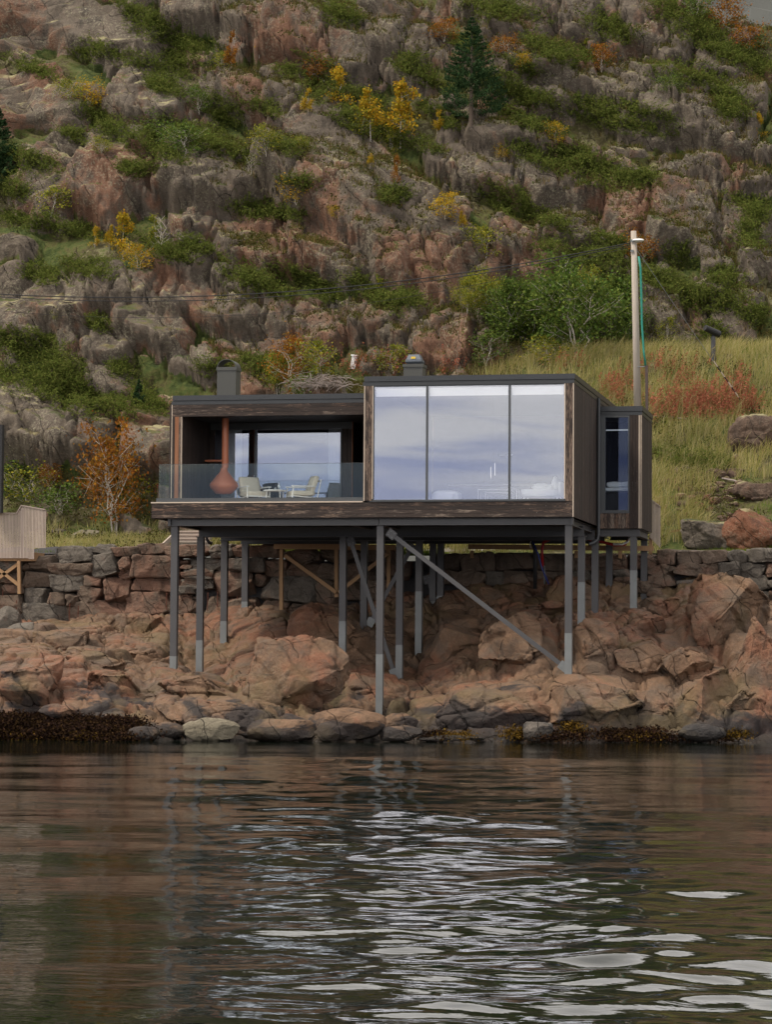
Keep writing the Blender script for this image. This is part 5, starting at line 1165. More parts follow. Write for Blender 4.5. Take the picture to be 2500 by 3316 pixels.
bh = Acc(); C = on_back(60000, -4, 9.5, 12.2, 25.5); C = C[fbm(C / 1.3 + 24, 3) > .12]; C[:, 2] += rng.uniform(0, .45, len(C)); V, Q = leaf_quads(C, np.full(len(C), .08), .3, .5); bh.add(V, Q); tag(bh.build('bank_herbs', 'heath'), kind='stuff')
# red fireweed stands
fa = Acc()
for cx, cy, w, h, n in ((1200,850,20,10,3),(1330,850,60,45,90),(1450,890,110,35,170),(1500,880,110,45,170),(1580,860,60,70,110),(1620,880,40,30,60),(1545,870,60,40,70),(1470,840,60,30,40),(1370,830,60,30,30),(1600,840,30,40,40),(1440,800,120,20,40),(850,795,160,25,70),(960,795,130,20,60),(770,800,80,30,30),(1240,800,100,15,20),(300,1040,100,40,20)):
    for i in range(int(n * .8)):
        P, N_ = px_hit(cx + random.gauss(0, w / 3.2), cy + random.gauss(h / 3, h / 3.2))
        if P is None or P[1] > 27: continue
        hgt = random.uniform(.45, .95); m = 34; t_ = rng.random(m); C = P + np.stack([rng.normal(size=m) * .05 * (1.3 - t_), rng.normal(size=m) * .05, hgt * (.25 + .75 * t_)], 1) + np.array([.12, 0, 0]) * t_[:, None] ** 2 * hgt
        V, Q = leaf_quads(C, np.full(m, .065), -.2, .4); fa.add(V, Q)
tag(fa.build('fireweed', 'fireweed'), kind='stuff')
# ---- small trees
def limb_tree(seed, hgt, nb=9, spread=.32, leafn=900, leaf=.07, crown=(.25, 1.0), fork=0, wob=.05, shape='column', r0=None):
    r_ = np.random.default_rng(seed); tr = MB(); r0 = r0 or hgt * .012
    L_ = []
    stems = 1 + fork
    for s in range(stems):
        a0 = r_.uniform(0, 6.28); ln = 0 if stems == 1 else .16 * hgt
        pts = []; p = np.array([0., 0, -.15]); n = 8; H_ = hgt * r_.uniform(.78, 1.0) if s else hgt
        drift = np.array([math.cos(a0), math.sin(a0), 0]) * ln
        for i in range(n + 1):
            t = i / n; q = drift * t ** .8 + np.array([0, 0, H_ * t - .15]) + np.r_[r_.normal(size=2) * wob * hgt * .25 * t, 0]; pts.append(q)
        tr.tube(pts, [max(.0015, r0 * (1 - .9 * i / n)) for i in range(n + 1)], 6, cap=False)
        for k in range(nb):
            t = r_.uniform(crown[0], .97); f = t * n; i0 = min(int(f), n - 1); b0 = pts[i0] + (pts[i0 + 1] - pts[i0]) * (f - i0)
            prof = {'column': (1 - t) ** .5 * .9 + .25, 'round': math.sin(math.pi * min(1, (t - crown[0]) / (1 - crown[0]) * .8 + .2)) + .2, 'cone': (1.08 - t) * 1.2}[shape]
            ln_ = spread * hgt * prof * r_.uniform(.6, 1.15); a = r_.uniform(0, 6.28); up = r_.uniform(.25, .8)
            d = np.array([math.cos(a), math.sin(a), up]); d /= np.linalg.norm(d); e1 = b0 + d * ln_ * .55 + (0, 0, 0); e2 = b0 + d * ln_ + np.array([0, 0, .12 * ln_])
            tr.tube([b0, e1, e2], [r0 * .34 * (1 - t * .6), r0 * .16, .0009], 4, cap=False)
            for tt in (.35, .6, .8, 1.0): L_.append((b0 + (e2 - b0) * tt, ln_ * .26 + .03))
            for q in range(2):
                d2 = d + r_.normal(size=3) * .6; d2 /= np.linalg.norm(d2); c = b0 + d * ln_ * r_.uniform(.4, .8); e = c + d2 * ln_ * .45
                tr.tube([c, e], [.0018, .0008], 3, cap=False); L_.append((e, ln_ * .2 + .03)); L_.append(((c + e) / 2, ln_ * .15 + .02))
    L_.append((pts[-1], .08 * hgt)); 
    idx = r_.integers(0, len(L_), leafn); Cc = np.array([L_[i][0] for i in idx]); sg = np.array([L_[i][1] for i in idx])
    C = Cc + r_.normal(size=(leafn, 3)) * sg[:, None] * .62
    V, Q = leaf_quads(C, np.full(leafn, leaf), .2, .8, r_); return tr, V, Q
TPL = {}
def tree_template(key, **k):
    tr, V, Q = limb_tree(**k); 
    m1 = tr; TPL[key] = (m1, V, Q)
for i in range(4): tree_template(('col', i), seed=40 + i, hgt=1.0, nb=13, spread=.26, leafn=1600, leaf=.040, crown=(.12, 1), shape='column', wob=.12)
for i in range(3): tree_template(('bush', i), seed=60 + i, hgt=1.0, nb=10, spread=.5, leafn=1500, leaf=.05, crown=(.05, 1), shape='round', fork=3, wob=.2)
for i in range(4): tree_template(('tree', i), seed=80 + i, hgt=1.0, nb=17, spread=.34, leafn=6000, leaf=.028, crown=(.25, 1), shape='round', fork=1 + i % 2, wob=.25)
for i in range(2): tree_template(('rowan', i), seed=120 + i, hgt=1.0, nb=13, spread=.33, leafn=3400, leaf=.027, crown=(.2, 1), shape='round', fork=3, wob=.25)
for i in range(2): tree_template(('bare', i), seed=95 + i, hgt=1.0, nb=16, spread=.3, leafn=60, leaf=.03, crown=(.25, 1), shape='column', fork=1, wob=.2)
_me = {}
def plant(kind, i, P, hgt, leafmat, barkmat, name, label, cat, group, rz=None, wide=1.0):
    key = (kind, i, leafmat, barkmat); t = empty(name, tuple(P), label, cat, group); t.rotation_euler = (0, 0, random.uniform(0, 6.28) if rz is None else rz); t.scale = (hgt * wide, hgt * wide, hgt)
    if key not in _me:
        tr, V, Q = TPL[(kind, i)]
        a = tr.build('trunk', MT[barkmat], t, smooth=True); b_ = mesh_np('crown', V, Q, MT[leafmat], t); _me[key] = (a, b_)
    else:
        for src in _me[key]:
            c = src.copy(); col.objects.link(c); c.parent = t
    return t
# (x, y of the foot, height in view px, width factor, kind, leaves, words)
YB = [(665,245,55,.9,'col','yellow','small yellow birch left of the tall pair below the red-leaved shrubs'),(735,235,100,.9,'col','yellow','slender yellow birch, tallest left of the dark spruce, before a bare rock'),(800,300,110,1.0,'col','yellow','yellow birch with two bright plumes standing on the juniper slope'),(865,300,135,1.0,'col','yellow','tallest bright yellow birch on the slope left of the dark spruce'),(945,290,55,1.0,'col','yellow','low yellow birch close to the left foot of the dark spruce'),
(845,330,60,.9,'bush','yelgreen','yellow-green bush under the tallest slope birch'),(780,290,60,1.1,'bush','yelgreen','leafy green-yellow bush left of the tallest slope birch'),(640,435,55,1.3,'bush','yellow','bright orange-yellow bush at the top of the great diagonal slab'),(725,470,28,1.0,'bush','yellow','tiny orange-yellow bush right of the one on top of the diagonal slab'),(960,470,55,1.2,'bush','yellow','bright orange bush on the right shoulder of the great diagonal slab'),(1000,500,45,.8,'col','yellow','thin yellow birch just under the orange bush on the slab shoulder'),
(1050,550,65,1.2,'bush','yelgreen','yellow-green bush below the orange bush at the right of the slab'),(830,640,110,.7,'col','yelgreen','upright green and yellow birch before the red lower slab'),(265,560,110,.8,'col','yellow','yellow birch with a crooked crown in the left hollow'),(235,545,60,.8,'col','yellow','small yellow birch at the left edge of the hollow'),(300,580,55,1.2,'bush','yellow','golden bush at the foot of the crooked yellow birch'),(335,540,80,.8,'col','yelgreen','green-yellow birch beside the bare white snag in the hollow'),
(205,535,50,.8,'col','yellow','smallest yellow birch, leftmost in the hollow'),(150,215,45,1.3,'bush','yelgreen','green-yellow bush on the upper left ledge'),(190,235,60,1.2,'bush','yellow','yellow bush next to the green-yellow one on the upper left ledge'),(110,460,60,1.3,'bush','yelgreen','pale yellow-green bush under the left red cliffs'),(220,330,35,1.3,'bush','yelgreen','small yellow-green bush in the middle of the left slope'),(560,120,45,.8,'col','yellow','small yellow birch high on the dark slab'),(480,145,35,1.2,'bush','yelgreen','small green-yellow bush at the foot of a bare trunk near the top'),
(500,150,85,.6,'col','orange','thin orange-leaved birch with a pale trunk near the top left'),(700,170,50,1.3,'bush','orange','rust-red shrub in the shade of the upper centre rock'),(670,170,60,.7,'col','orange','rusty birch left of the rust-red shrub'),(575,330,60,1.1,'bush','yelgreen','yellow-green bush over the middle block row'),(545,300,60,.8,'col','yelgreen','thin pale green birch over the middle block row'),(650,330,35,1.2,'bush','yelgreen','low green-yellow bush right of the middle block row'),(800,365,35,.8,'col','yellow','short yellow birch right of the middle block row'),
(350,300,55,1.6,'bush','green','wide green bush in the centre of the left slope'),(400,330,70,1.5,'bush','green','second wide green bush in the centre of the left slope'),(430,240,55,1.1,'bush','green','pale green bush under the upper juniper strip'),(1090,345,30,1.1,'bush','yellow','small orange bush on the block right of centre'),(1200,305,45,1.3,'bush','yellow','round golden shrub on the ledge right of the spruce'),(960,85,45,1.5,'bush','orange','rusty orange shrub left of the spruce top'),(1095,120,45,1.4,'bush','orange','orange shrub right of the spruce top'),(1130,150,35,1.2,'bush','yellow','yellow-orange shrub on the lichen dome'),
(1300,150,55,1.0,'bush','orange','orange shrub under the grey cliffs at the top right'),(1390,560,60,1.0,'bush','orange','orange shrub at the head of the utility pole'),(1640,300,60,.8,'col','yellow','yellow birch at the right edge of the far slope'),(1560,60,70,1.2,'bush','orange','dull orange shrub near the top right corner'),(1620,110,60,1.3,'bush','orange','orange shrub on the skyline at the top right'),(1500,40,55,1.3,'bush','green','green shrub between the top right cliffs'),(1270,120,40,1.0,'col','yelgreen','thin lime green birch between the grey cliffs'),(1440,200,40,1.3,'bush','green','small green bush under the top right cliffs'),
(855,400,70,.5,'col','orange','thin russet sapling above the orange bush of the slab'),(1440,735,50,1.0,'bush','yelgreen','small yellow-green bush right of the utility pole foot'),(120,690,20,1.0,'bush','yelgreen','tiny bush on the left lichen ledge')]
for i, (x, y, hp, wd, kd, lm, la) in enumerate(YB):
    P, N_ = px_hit(x, y)
    if P is None: continue
    D = project(P)[2]; hgt = hp * 1.4988 * D / F * 1.08
    plant(kd, i % (4 if kd == 'col' else 3), P, hgt, lm, 'bark', 'birch_sapling' if kd == 'col' else 'shrub', la, 'birch' if kd == 'col' else 'shrub', 'autumn birches and shrubs on the slope', wide=wd)
# green trees at the right middle, above the house
GT = [(1090,740,140,1.0,'green','dense green birch, leftmost of the grove above the main roof'),(1140,770,170,1.0,'green','green birch with a pale forked trunk, second from the left of the grove'),(1195,775,190,1.0,'green','tall green birch in the middle of the grove'),(1250,770,230,.95,'green','tallest green birch of the grove, left of the utility pole'),(1310,765,170,1.0,'green','round green birch nearest the utility pole'),(1050,780,70,1.3,'green','low green bush at the left foot of the grove'),(1190,785,60,1.5,'yelgreen','yellow-green bush under the middle of the grove'),
(1060,690,110,1.0,'yelgreen','thin yellow-green birch uphill of the grove'),(1010,680,90,.9,'yelgreen','open yellow-green birch leaning before the red slab'),(1230,620,60,1.2,'green','green bush uphill between the grove and the cliffs'),(1370,760,120,.8,'green','dusky green birch right behind the utility pole'),(1270,700,120,1.0,'yelgreen','yellow-tinged birch at the back of the grove'),(640,860,140,1.0,'orange','amber rowan rising behind the left roof'),(600,850,90,1.0,'yelgreen','yellow-green bush left of the amber rowan'),(690,810,80,1.0,'yelgreen','ochre bush to the right of the amber rowan'),(850,800,55,1.3,'yelgreen','yellow-green bush beside the right chimney'),
(660,860,60,1.2,'green','dark green bush at the foot of the amber rowan'),(250,1150,250,.75,'orange','orange rowan with pale bare stems standing left of the cabin'),(215,1090,100,1.0,'orange','rusty shrub left of the orange rowan'),(60,1080,80,1.4,'yelgreen','olive shrub above the left slatted screen'),(20,1060,70,1.4,'green','dark green shrub at the left edge above the slatted screen'),(130,1110,70,1.5,'green','green shrub between the slatted screen and the rowan'),(300,1080,60,1.3,'yelgreen','yellow-green bush between the rowan and the cabin'),(110,1060,60,1.2,'orange','orange-brown bush above the green one by the slatted screen')]
for i, (x, y, hp, wd, lm, la) in enumerate(GT):
    P, N_ = px_hit(x, y)
    if P is None: continue
    D = project(P)[2]; hgt = hp * 1.4988 * D / F * 1.08
    kd_ = 'rowan' if lm == 'orange' else ('tree' if hp > 85 else 'bush')
    plant(kd_, i % {'rowan': 2, 'tree': 4, 'bush': 3}[kd_], P, hgt, lm, 'bark', 'birch_tree' if hp > 85 else 'shrub', la, 'tree' if hp > 85 else 'shrub', 'trees and bushes around the cabin', wide=wd)
for i, (x, y, hp, wd, la) in enumerate(((352,545,105,.8,'bare white dead birch snag in the left hollow'),(540,380,60,.8,'bare grey birch over the block row'),(505,100,60,.6,'bare pale trunk near the upper left slab'),(1580,870,60,.7,'bare silvery sapling in the grass before the utility pole guy wire'),(1125,380,50,.9,'bare twisted pale sapling on the block right of centre'))):
    P, N_ = px_hit(x, y); D = project(P)[2]; plant('bare', i % 2, P, hp * 1.4988 * D / F, 'yelgreen', 'bark', 'bare_birch', la, 'tree', 'leafless birches', wide=wd)
# ---- spruces
def spruce(x, y, hp, wd, seed, label, n_l=30):
    P, N_ = px_hit(x, y); D = project(P)[2]; hgt = hp * 1.4988 * D / F; r_ = np.random.default_rng(seed)
    t = empty('spruce', tuple(P), label, 'spruce'); 
    MB().tube([(0, 0, -.3), (0, 0, hgt * .5), (0.03, 0, hgt)], [hgt * .022, hgt * .012, .012], 8).build('trunk', MT['barkdark'], t)
    C = []
    for k in range(n_l * 9):
        f = r_.random() ** 0.85; z = hgt * (.05 + .93 * f); R_ = hgt * wd * ((1 - f) ** .85 * (.85 + .25 * r_.random()) + .03); R_ *= .62 + .38 * min(1, (f + .02) / .14)
        a = r_.uniform(0, 6.28); m = int(20 + 130 * (1 - f)); tt = np.sqrt(r_.random(m)); dz = -.10 * R_ * tt + .22 * R_ * tt ** 2.5 + .10 * R_
        side = r_.normal(size=m) * .13 * R_ * (1.05 - tt) * 1.2
        C.append(np.stack([math.cos(a) * R_ * tt - math.sin(a) * side, math.sin(a) * R_ * tt + math.cos(a) * side, z + dz + r_.normal(size=m) * .03 * R_], 1))
    C = np.concatenate(C); V, Q = leaf_quads(C, np.full(len(C), .085), .3, .4, r_); mesh_np('needles', V, Q, MT['spruce'], t)
spruce(1018, 268, 235, .38, 5, 'tall dark spruce standing alone on the upper slope')
spruce(-8, 430, 205, .36, 6, 'dark spruce cut off by the left edge of the view', 34)
for i, (x, y, hp, la) in enumerate(((300, 880, 60, 'small young spruce among the junipers lower left'), (485, 850, 45, 'tiny young spruce between lichen boulders left of the chimney'))): spruce(x, y, hp, .3, 20 + i, la, 8)
# ---- seaweed
_wl = [(_sv, quads2tris(_sf))] + bl; _wv, _wt = merge_rocks(_wl); sbvh = BVHTree.FromPolygons(_wv.tolist(), _wt.tolist())
def sea_hit(x, y):
    d = ray(x, y); r = sbvh.ray_cast(Vector(CAM + d * 55), Vector(d).normalized()); return np.array(r[0]) if r[0] is not None else None
def weed(regions, mat, name, sz=.09):
    a = Acc()
    for x0, y0, x1, y1, n in regions:
        for i in range(n):
            P = sea_hit(random.uniform(x0, x1), random.uniform(y0, y1)); m = 16
            if P is None or P[2] > 1.1: continue
            P[2] = max(P[2], 0.0)
            C = P + rng.normal(size=(m, 3)) * np.array([.16, .14, .05]) + (0, -.06, .05); V, Q = leaf_quads(C, np.full(m, sz), .4, .5); a.add(V, Q)
    tag(a.build(name, mat), kind='stuff')
weed([(-60, 2318, 250, 2400, 1500), (230, 2330, 440, 2402, 900), (380, 2350, 490, 2398, 90), (640, 2370, 720, 2398, 25), (1950, 2366, 2140, 2400, 260), (1700, 2372, 1900, 2400, 120), (1370, 2372, 1440, 2398, 40), (2140, 2380, 2380, 2400, 60)], 'seaweed', 'dark_seaweed')
weed([(-40, 2380, 330, 2400, 120), (1430, 2378, 1520, 2396, 50), (1640, 2360, 1690, 2396, 50), (1840, 2345, 1880, 2380, 40), (2020, 2380, 2140, 2398, 60), (2370, 2370, 2410, 2395, 40)], 'rockweed', 'yellow_rockweed', .07)
print('vegetation done')

# ---------------------------------------------------------------- around the cabin
def P2(x, y, Y): return aY(x * 1.4988, y * 1.4988, Y)
# utility pole
YP = 17.0; pt, pb = P2(1369, 500, YP), P2(1379, 890, YP)
t = empty('utility_pole', tuple(pb - (0, 0, .6)), 'weathered wooden utility pole with a small lamp, standing behind the annex', 'utility pole'); o3 = np.array(pb - (0, 0, .6))
MB().tube([np.zeros(3), (pt - o3) * .5, pt - o3], [.135, .115, .095], 14).build('pole', MT['polewood'], t, smooth=True)
la_ = P2(1371, 521, YP) - o3
lm = MB().tube([la_, la_ + (.12, -.1, .02)], .02, 6); lp = lm.build('lamp_arm', MT['galv'], t)
V_, F_ = cubesphere(5); V_ = V_ / np.linalg.norm(V_, axis=1, keepdims=True); MB().add(V_ * np.array([.2, .12, .05]) + la_ + (.14, -.12, .0), F_).build('lamp_head', MT['softwhite'], lp, smooth=True)
q = [P2(x, y, YP - .15) - o3 for x, y in ((1380, 555), (1384, 580), (1386, 640), (1387, 700), (1391, 760), (1395, 792))]
MB().tube(q, .035, 8).build('conduit', MT['teal'], t, smooth=True)
MB().beam(P2(1397, 790, YP - .15) - o3, P2(1398, 900, YP - .15) - o3, .09, .09).build('cable_guard', MT['brownpipe'], t)
MB().beam(P2(1378, 793, YP - .1) - o3, P2(1397, 792, YP - .15) - o3, .03, .03).build('bracket', MT['galv'], t)
bm_ = MB(); 
for dz in (0, -.35): bm_.box(tuple(la_ + (-.12, -.13, dz - .05)), tuple(la_ + (-.02, -.08, dz + .03)))
bm_.build('insulator_bracket', MT['galv'], t)
def wire(name, p, q, sag, rad, label, mat='black', parent=None, n=40, cat='cable', grp=None):
    pts = [p + (q - p) * k / n - np.array([0, 0, sag * 4 * (k / n) * (1 - k / n)]) for k in range(n + 1)]
    return tag(MB().tube(pts, rad, 5).build(name, MT[mat]), label, cat, grp)
w0 = P2(1367, 524, YP)
wire('power_cable', w0, P2(-150, 626, 13.0), .9, .018, 'thicker black overhead cable running left from the utility pole', grp='overhead cables')
wire('power_cable', w0 + (0, 0, -.06), P2(-150, 630, 13.0), .98, .014, 'second black overhead cable just under the thick one', grp='overhead cables')
wire('power_cable', w0 + (0, 0, -.12), P2(-150, 655, 13.0), 1.3, .006, 'thinnest and lowest overhead wire from the utility pole', grp='overhead cables')
g0, g1 = P2(1377, 542, YP), None
gp, _n = px_hit(1612, 882); gp = gp if gp is not None else P2(1612, 882, 15.5)
gw = wire('guy_wire', g0, gp, .02, .010, 'steel guy wire slanting down from the pole to the boulder on the right', 'galv', cat='guy wire')
cover = MB(); d = gp - g0
for k in range(9):
    a, b_ = g0 + d * (.70 + k * .033), g0 + d * (.70 + (k + .98) * .033)
    MB().tube([a, b_], .022, 8).build('striped_guard', MT['black' if k % 2 else 'edge'], gw)
# floodlight post
fp, _n = px_hit(1541, 778); t = empty('spotlight_post', tuple(fp), 'dark grey post with a tilted cylindrical spotlight on the grassy crest', 'spotlight'); s = project(fp)[2] / F * 1.4988
MB().tube([(0, 0, -.2), (0, 0, 50 * s)], 5.5 * s, 10).build('post', MT['steel'], t); MB().tube([(0, -.02, 50 * s), (0, 0, 66 * s)], 3 * s, 8).build('neck', MT['black'], t)
h_ = MB().tube([(-16 * s, -.3, 68 * s), (12 * s, .1, 56 * s)], [6.5 * s, 8 * s], 14).build('lamp_housing', MT['black'], t)
# slatted screen of the neighbour's deck, left edge
YS = 7.6
t = empty('slatted_screen', tuple(P2(50, 1190, YS)), 'weathered vertical slat screen of the neighbouring deck at the left edge', 'fence'); o3 = np.array(t.location)
sl = MB()
top = lambda x: 1109 if x < 36 else (1109 - (x - 36) * 1.35 if x < 46 else 1093 + (x - 46) * .17)
x = -30.0
while x < 98:
    zt = P2(x, top(x), YS)[2]; zb = P2(x, 1184 if x > 73 else (1206 if x < 60 else 1208), YS)[2] if x < 98 else 0
    a = P2(x, 1150, YS)[0]; sl.box((a - o3[0], -.02 - (.0), zb - o3[2]), (a - o3[0] + .033, .0, zt - o3[2])); x += 3.1
sl.build('slats', MT['greywood'], t)
for a_, b_ in (((-30, 1108), (36, 1109)), ((36, 1110), (46, 1093)), ((46, 1092), (98, 1101))):
    MB().beam(P2(*a_, YS) - o3, P2(*b_, YS) - o3, .09, .03).build('cap_rail', MT['greywood'], t)
MB().beam(P2(46, 1097, YS - .02) - o3 + (0, .06, 0), P2(46, 1200, YS) - o3 + (0, .06, 0), .07, .07).build('frame_post', MT['greywood'], t)
MB().box(tuple(P2(-60, 1212, YS + .1) - o3), tuple(P2(97, 1196, YS + 1.2) - o3)).build('deck_frame', MT['timber'], t)
for a_, b_ in (((41, 1212), (42, 1283)), ((-20, 1262), (40, 1218)), ((-5, 1228), (41, 1264))):
    MB().beam(P2(*a_, YS + .05 + (.08 if a_[0] != 41 else 0)) - o3, P2(*b_, YS + .05 + (.08 if a_[0] != 41 else 0)) - o3, .1, .1).build('timber_leg', MT['timber'], t)
q0 = P2(0, 1108, 7.2); tag(MB().box((q0[0] - .4, 7.2, q0[2]), (q0[0] + .035, 7.4, P2(0, 918, 7.2)[2])).build('corner_board', MT['black']), 'dark corner edge of the neighbouring building at the left border', 'building edge')
# right slatted screen behind the annex
YR = 8.4; t = empty('slatted_screen', tuple(P2(1415, 1185, YR)), 'pale vertical slat screen behind the right side of the annex', 'fence'); o3 = np.array(t.location)
sl = MB(); x = 1404.0
while x < 1426:
    a = P2(x, 1150, YR)[0]; zt = P2(x, 1079 + (x - 1404) * .8, YR)[2]; zb = P2(x, 1162 + (x - 1404) * 1.0, YR)[2]; sl.box((a - o3[0], -.02, zb - o3[2]), (a - o3[0] + .03, 0, zt - o3[2])); x += 2.6
sl.build('slats', MT['greywood'], t); MB().beam(P2(1404, 1077, YR) - o3, P2(1427, 1095, YR) - o3, .1, .03).build('cap_rail', MT['greywood'], t)
MB().box(tuple(P2(1402, 1210, YR + .05) - o3), tuple(P2(1410, 1160, YR + .15) - o3)).build('timber_leg', MT['timber'], t)
# timber trestle under the cabin
t = empty('timber_trestle', tuple(P2(610, 1335, 7.6)), 'pale timber trestle with diagonal struts under the rear of the cabin', 'trestle'); o3 = np.array(t.location); Yt = 7.6
def tb_(name, a_, b_, w=.11, h=.11, Y=Yt): MB().beam(P2(*a_, Y) - o3, P2(*b_, Y) - o3, w, h).build(name, MT['timber'], t)
tb_('top_beam', (592, 1180), (855, 1183), .1, .17)
for x, yb in ((608, 1336), (727, 1290), (840, 1282)): tb_('leg', (x, 1187), (x, yb))
tb_('strut', (616, 1200), (727, 1280), .09, .11, Yt - .11); tb_('strut', (732, 1280), (838, 1196), .09, .11, Yt - .11)
t = empty('timber_bearer', tuple(P2(1010, 1178, 7.7)), 'long pale timber bearer under the right rear of the cabin', 'bearer'); o3 = np.array(t.location)
MB().beam(P2(1012, 1181, 7.7) - o3, P2(1412, 1185, 7.7) - o3, .1, .15).build('beam', MT['timber'], t)
for x in (1245, 1340, 1020): MB().beam(P2(x, 1190, 7.7) - o3, P2(x, 1206, 7.7) - o3, .1, .1).build('hanger', MT['timber'], t)
# pipes under the cabin
def pipe(name, pts, Y, rad, mat, label, cat='pipe'): tag(MB().tube([P2(a, b_, Y) for a, b_ in pts], rad, 10).build(name, MT[mat], smooth=True), label, cat)
pipe('red_hose', [(1172, 1225), (1171, 1190), (1174, 1172), (1190, 1164), (1240, 1160), (1290, 1168), (1330, 1178), (1350, 1176), (1359, 1165)], 6.8, .045, 'redpipe', 'red hose sagging under the right end of the cabin', 'hose')
pipe('white_elbow_pipe', [(1325, 1176), (1345, 1176), (1357, 1170), (1361, 1160)], 6.55, .035, 'whitepipe', 'short white curved pipe at the end of the red hose')
pipe('black_pipe', [(1156, 1272), (1156, 1190), (1150, 1172), (1120, 1168)], 6.6, .06, 'black', 'thick black drain pipe dropping to the rocks under the cabin')
pipe('blue_cable', [(1150, 1168), (1162, 1195), (1172, 1230), (1186, 1262)], 6.4, .025, 'bluepipe', 'blue hose slanting down beside the black drain pipe', 'hose')
pipe('white_cable', [(1147, 1184), (1145, 1176), (1147, 1169)], 6.4, .014, 'whitepipe', 'tiny white hooked cable end above the black drain pipe', 'cable')
pipe('grey_conduit', [(1176, 1222), (1177, 1262)], 6.7, .03, 'galv', 'short grey metal conduit under the red hose')
pipe('drain_elbow', [(447, 1155), (447, 1165), (451, 1172), (458, 1175)], 3.6, .045, 'black', 'black drain elbow hanging under the veranda')
# wooden steps on the terrace
t = empty('wooden_steps', tuple(P2(400, 1172, 10.2)), 'weathered wooden garden steps seen under the veranda', 'steps'); o3 = np.array(t.location)
for k in range(4):
    a, b_ = P2(378 - k * -2, 1170 - k * 7.5, 9.7 + k * .35), P2(452, 1170 - k * 7.5, 9.7 + k * .35)
    MB().box(tuple(a - o3 + (0, 0, -.03)), tuple(b_ - o3 + (0, .36, .02))).build('tread', MT['greywood'], t); MB().box(tuple(a - o3 + (0, .05, -.18)), tuple(b_ - o3 + (0, .09, -.031))).build('riser', MT['greywood'], t)
MB().beam(P2(352, 1180, 9.55) - o3, P2(384, 1150, 10.9) - o3, .05, .2).build('stringer', MT['greywood'], t)
# lawn rock, boulders on the bank, path
def free_rock(seed, cx, cy, w, h, mat, label, name='boulder', grp='boulders on the grass', **k):
    P, N_ = px_hit(cx, cy + h * .42); s = project(P)[2] / F * 1.4988
    Q, T = place_rock(seed, P + np.array([0, .3, h * .36 * s]), w / 2 * s, h / 2 * s, .42 * math.sqrt(w * h) * s, k.pop('rot', 0), 5, crack=.3, sp=.6, **dict(dict(p=3, cuts=10, lo=.75, flat=.09), **k)); o = P
    tag(mesh_np(name, Q, T, MT[mat], smooth=True, origin=o), label, 'boulder', grp)
free_rock(3001, 192, 1154, 66, 26, 'palestone', 'flat pale grey rock lying on the lawn above the left wall', p=4)
free_rock(3002, 132, 1150, 60, 16, 'hillgrey', 'low dark rock half hidden in the grass beside the flat pale one')
free_rock(3003, 370, 1133, 26, 45, 'hillgrey', 'dark grey upright rock beside the cabin under the deck corner')
free_rock(3004, 1628, 935, 120, 90, 'hillred', 'big reddish-brown boulder on the grass bank at the right edge')
free_rock(3005, 1480, 1015, 60, 26, 'hill', 'small brown rock low on the grass bank, left one')
free_rock(3006, 1560, 1022, 110, 30, 'hillred', 'long low brown rock in the grass below the big right boulder')
free_rock(3007, 1520, 985, 60, 18, 'hillgrey', 'mossy flat rock above the small brown rock on the bank')
free_rock(3008, 1630, 1060, 90, 50, 'hillred', 'rusty rock at the right edge under the grass bank')
free_rock(3009, 1545, 1152, 150, 70, 'hillgrey', 'dark smooth rock face at the bottom of the bank, left half', rot=8, p=4.5, lo=.85, cuts=8)
free_rock(3010, 1630, 1148, 130, 88, 'hillred', 'dark and orange rock face at the bottom of the bank, right half', rot=24, p=4.5, lo=.85, cuts=8)
free_rock(3011, 1460, 1150, 36, 18, 'hillred', 'small orange-brown rock at the left foot of the bank'); free_rock(3012, 1440, 1137, 26, 14, 'hillred', 'small flat rusty stone on the slope behind the slat screen')
rr_ = []
for i in range(70):
    P, N_ = px_hit(random.uniform(1420, 1600), random.gauss(1075, 28))
    if P is None: continue
    sz = random.uniform(.06, .22); Q, T = rock(3100 + i, 3, cuts=8, lo=.7); rr_.append((Q * np.array([sz, sz, sz * .7]) + P, T))
V, T = merge_rocks(rr_); tag(mesh_np('scree_stones', V, T, MT['hillred'], smooth=True), kind='stuff')
pa = MB(); n_ = 40
V_ = []; 
for i in range(n_ + 1):
    x = -34 + 30 * i / n_
    for y in (12.0, 12.5): V_.append((x, y, H_hill(x, y)[0] + .03))
MT['gravelpath'] = simple('pale_gravel', (.24, .22, .20), .95, var=.3, scale=30, bump=.5)
tag(MB().add(V_, [(2 * i, 2 * i + 2, 2 * i + 3, 2 * i + 1) for i in range(n_)]).build('path', MT['gravelpath']), kind='structure')
V_ = []
for i in range(21):
    x = -24.5 + 8 * i / 20
    for y, z in ((YW - .2, 5.15), (YW + .9, 5.55)): V_.append((x, y, z + .1 + .05 * math.sin(i * 2.1)))
tag(MB().add(V_, [(2 * i, 2 * i + 2, 2 * i + 3, 2 * i + 1) for i in range(20)]).build('gravel_slope', MT['gravel']), kind='structure')
tag(MB().beam(P2(1430, 1189, YW - .1), P2(1760, 1196, YW - .1), .12, .05).build('timber_kerb', MT['greywood']), 'long grey timber kerb along the top of the right retaining wall', 'kerb')
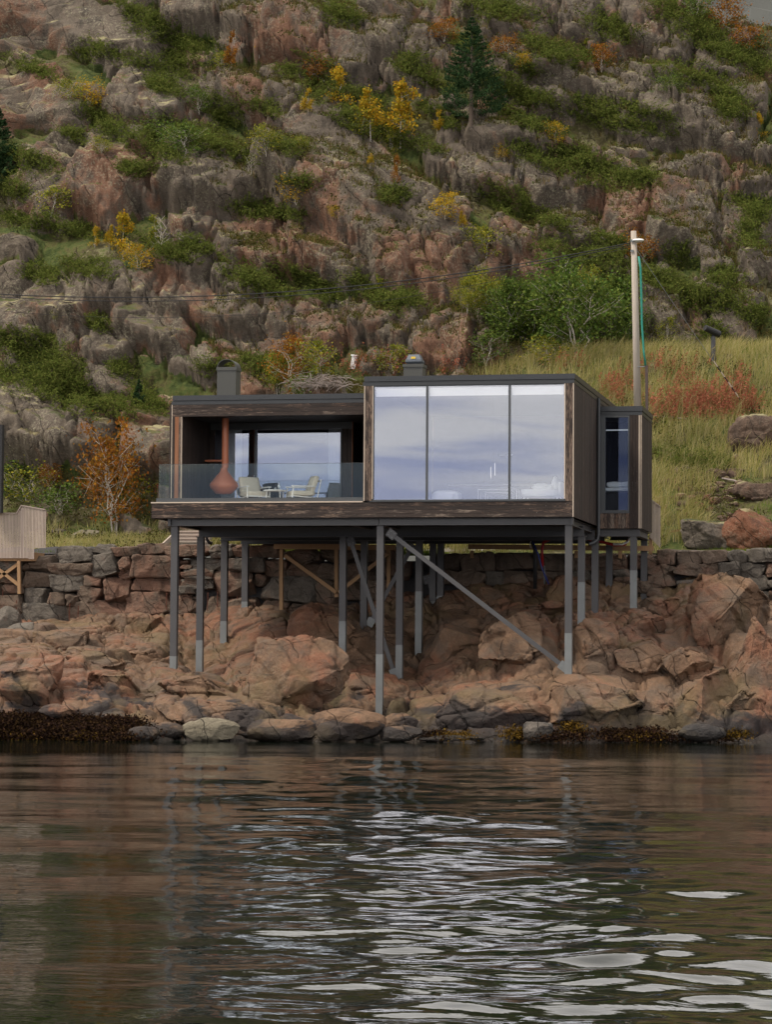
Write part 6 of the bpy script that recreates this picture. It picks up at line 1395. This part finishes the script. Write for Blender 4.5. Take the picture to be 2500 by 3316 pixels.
# brush pile, white marker
bp_, _n = px_hit(690, 838); m = MB(); r_ = random.Random(5)
for i in range(240):
    c = np.array([r_.gauss(0, .5), r_.gauss(0, .3), abs(r_.gauss(.0, .2))]); d = np.array([r_.gauss(0, 1), r_.gauss(0, .5), r_.gauss(0, .35)]); d *= r_.uniform(.15, .4) / np.linalg.norm(d); m.tube([c - d, c + d * .3 + (0, 0, .03), c + d], .008, 3, cap=False)
o = m.build('brush_pile', MT['twig']); o.location = tuple(bp_); tag(o, 'grey heap of dead branches behind the left roof', 'brush pile')
mp_, _n = px_hit(764, 792); o = MB().box((-.1, -.1, -.1), (.09, .1, .38)).box((-.13, -.13, .38), (.12, .13, .43)).build('marker_post', MT['softwhite']); o.location = tuple(mp_); o.rotation_euler = (0, R(8), 0); tag(o, 'small white marker stump in the dry grass behind the roofs', 'marker')
# drift branch and rusty bars
for i, (a_, b_, la) in enumerate((((1405, 905), (1485, 912), 'long pale dead branch lying on the bank beside the annex'), ((1560, 1040), (1610, 1052), 'short pale dead branch under the long low rock on the bank'))):
    p, _n = px_hit(*a_); q, _n = px_hit(*b_); mid = (p + q) / 2 + (0, 0, .12); tag(MB().tube([p + (0, 0, .1), mid, q + (0, 0, .1)], [.03, .04, .02], 6).build('dead_branch', MT['twig']), la, 'branch')
for i, (x, y) in enumerate(((6, 1290), (35, 1318), (104, 1345), (118, 1335), (150, 1325), (168, 1330), (360, 1300), (385, 1298), (448, 1302), (470, 1300), (512, 1310))):
    s_ = x; p = aY(x * 1.1, 0, 0) if False else P2(x * .42 / 1.0 if False else x, y, WYF - .12)
    tag(MB().tube([p + (0, 0, -.25), p + (.01 * (i % 3), 0, .32)], .014, 6).build('rusty_bar', MT['rustbar']), 'thin rusty iron bar standing up in front of the left retaining wall', 'bar', 'rusty bars along the wall')
# far mountain beyond the right skyline
def mfn(X, Y):
    P = np.stack([X / 60, Y / 60, np.zeros_like(X)], 1); return 20 + 222 * np.exp(-((X + 10) / 150) ** 2) * sstep(380, 640, Y) + 45 * fbm(P, 5) * sstep(380, 560, Y) - 25
mm_, _v, _f = grid_mesh('far_mountain', np.linspace(-400, 500, 150), np.linspace(360, 900, 110), mfn, simple('mountain_heath', (0.05, 0.053, 0.048), 0.9, var=.5, scale=.02))
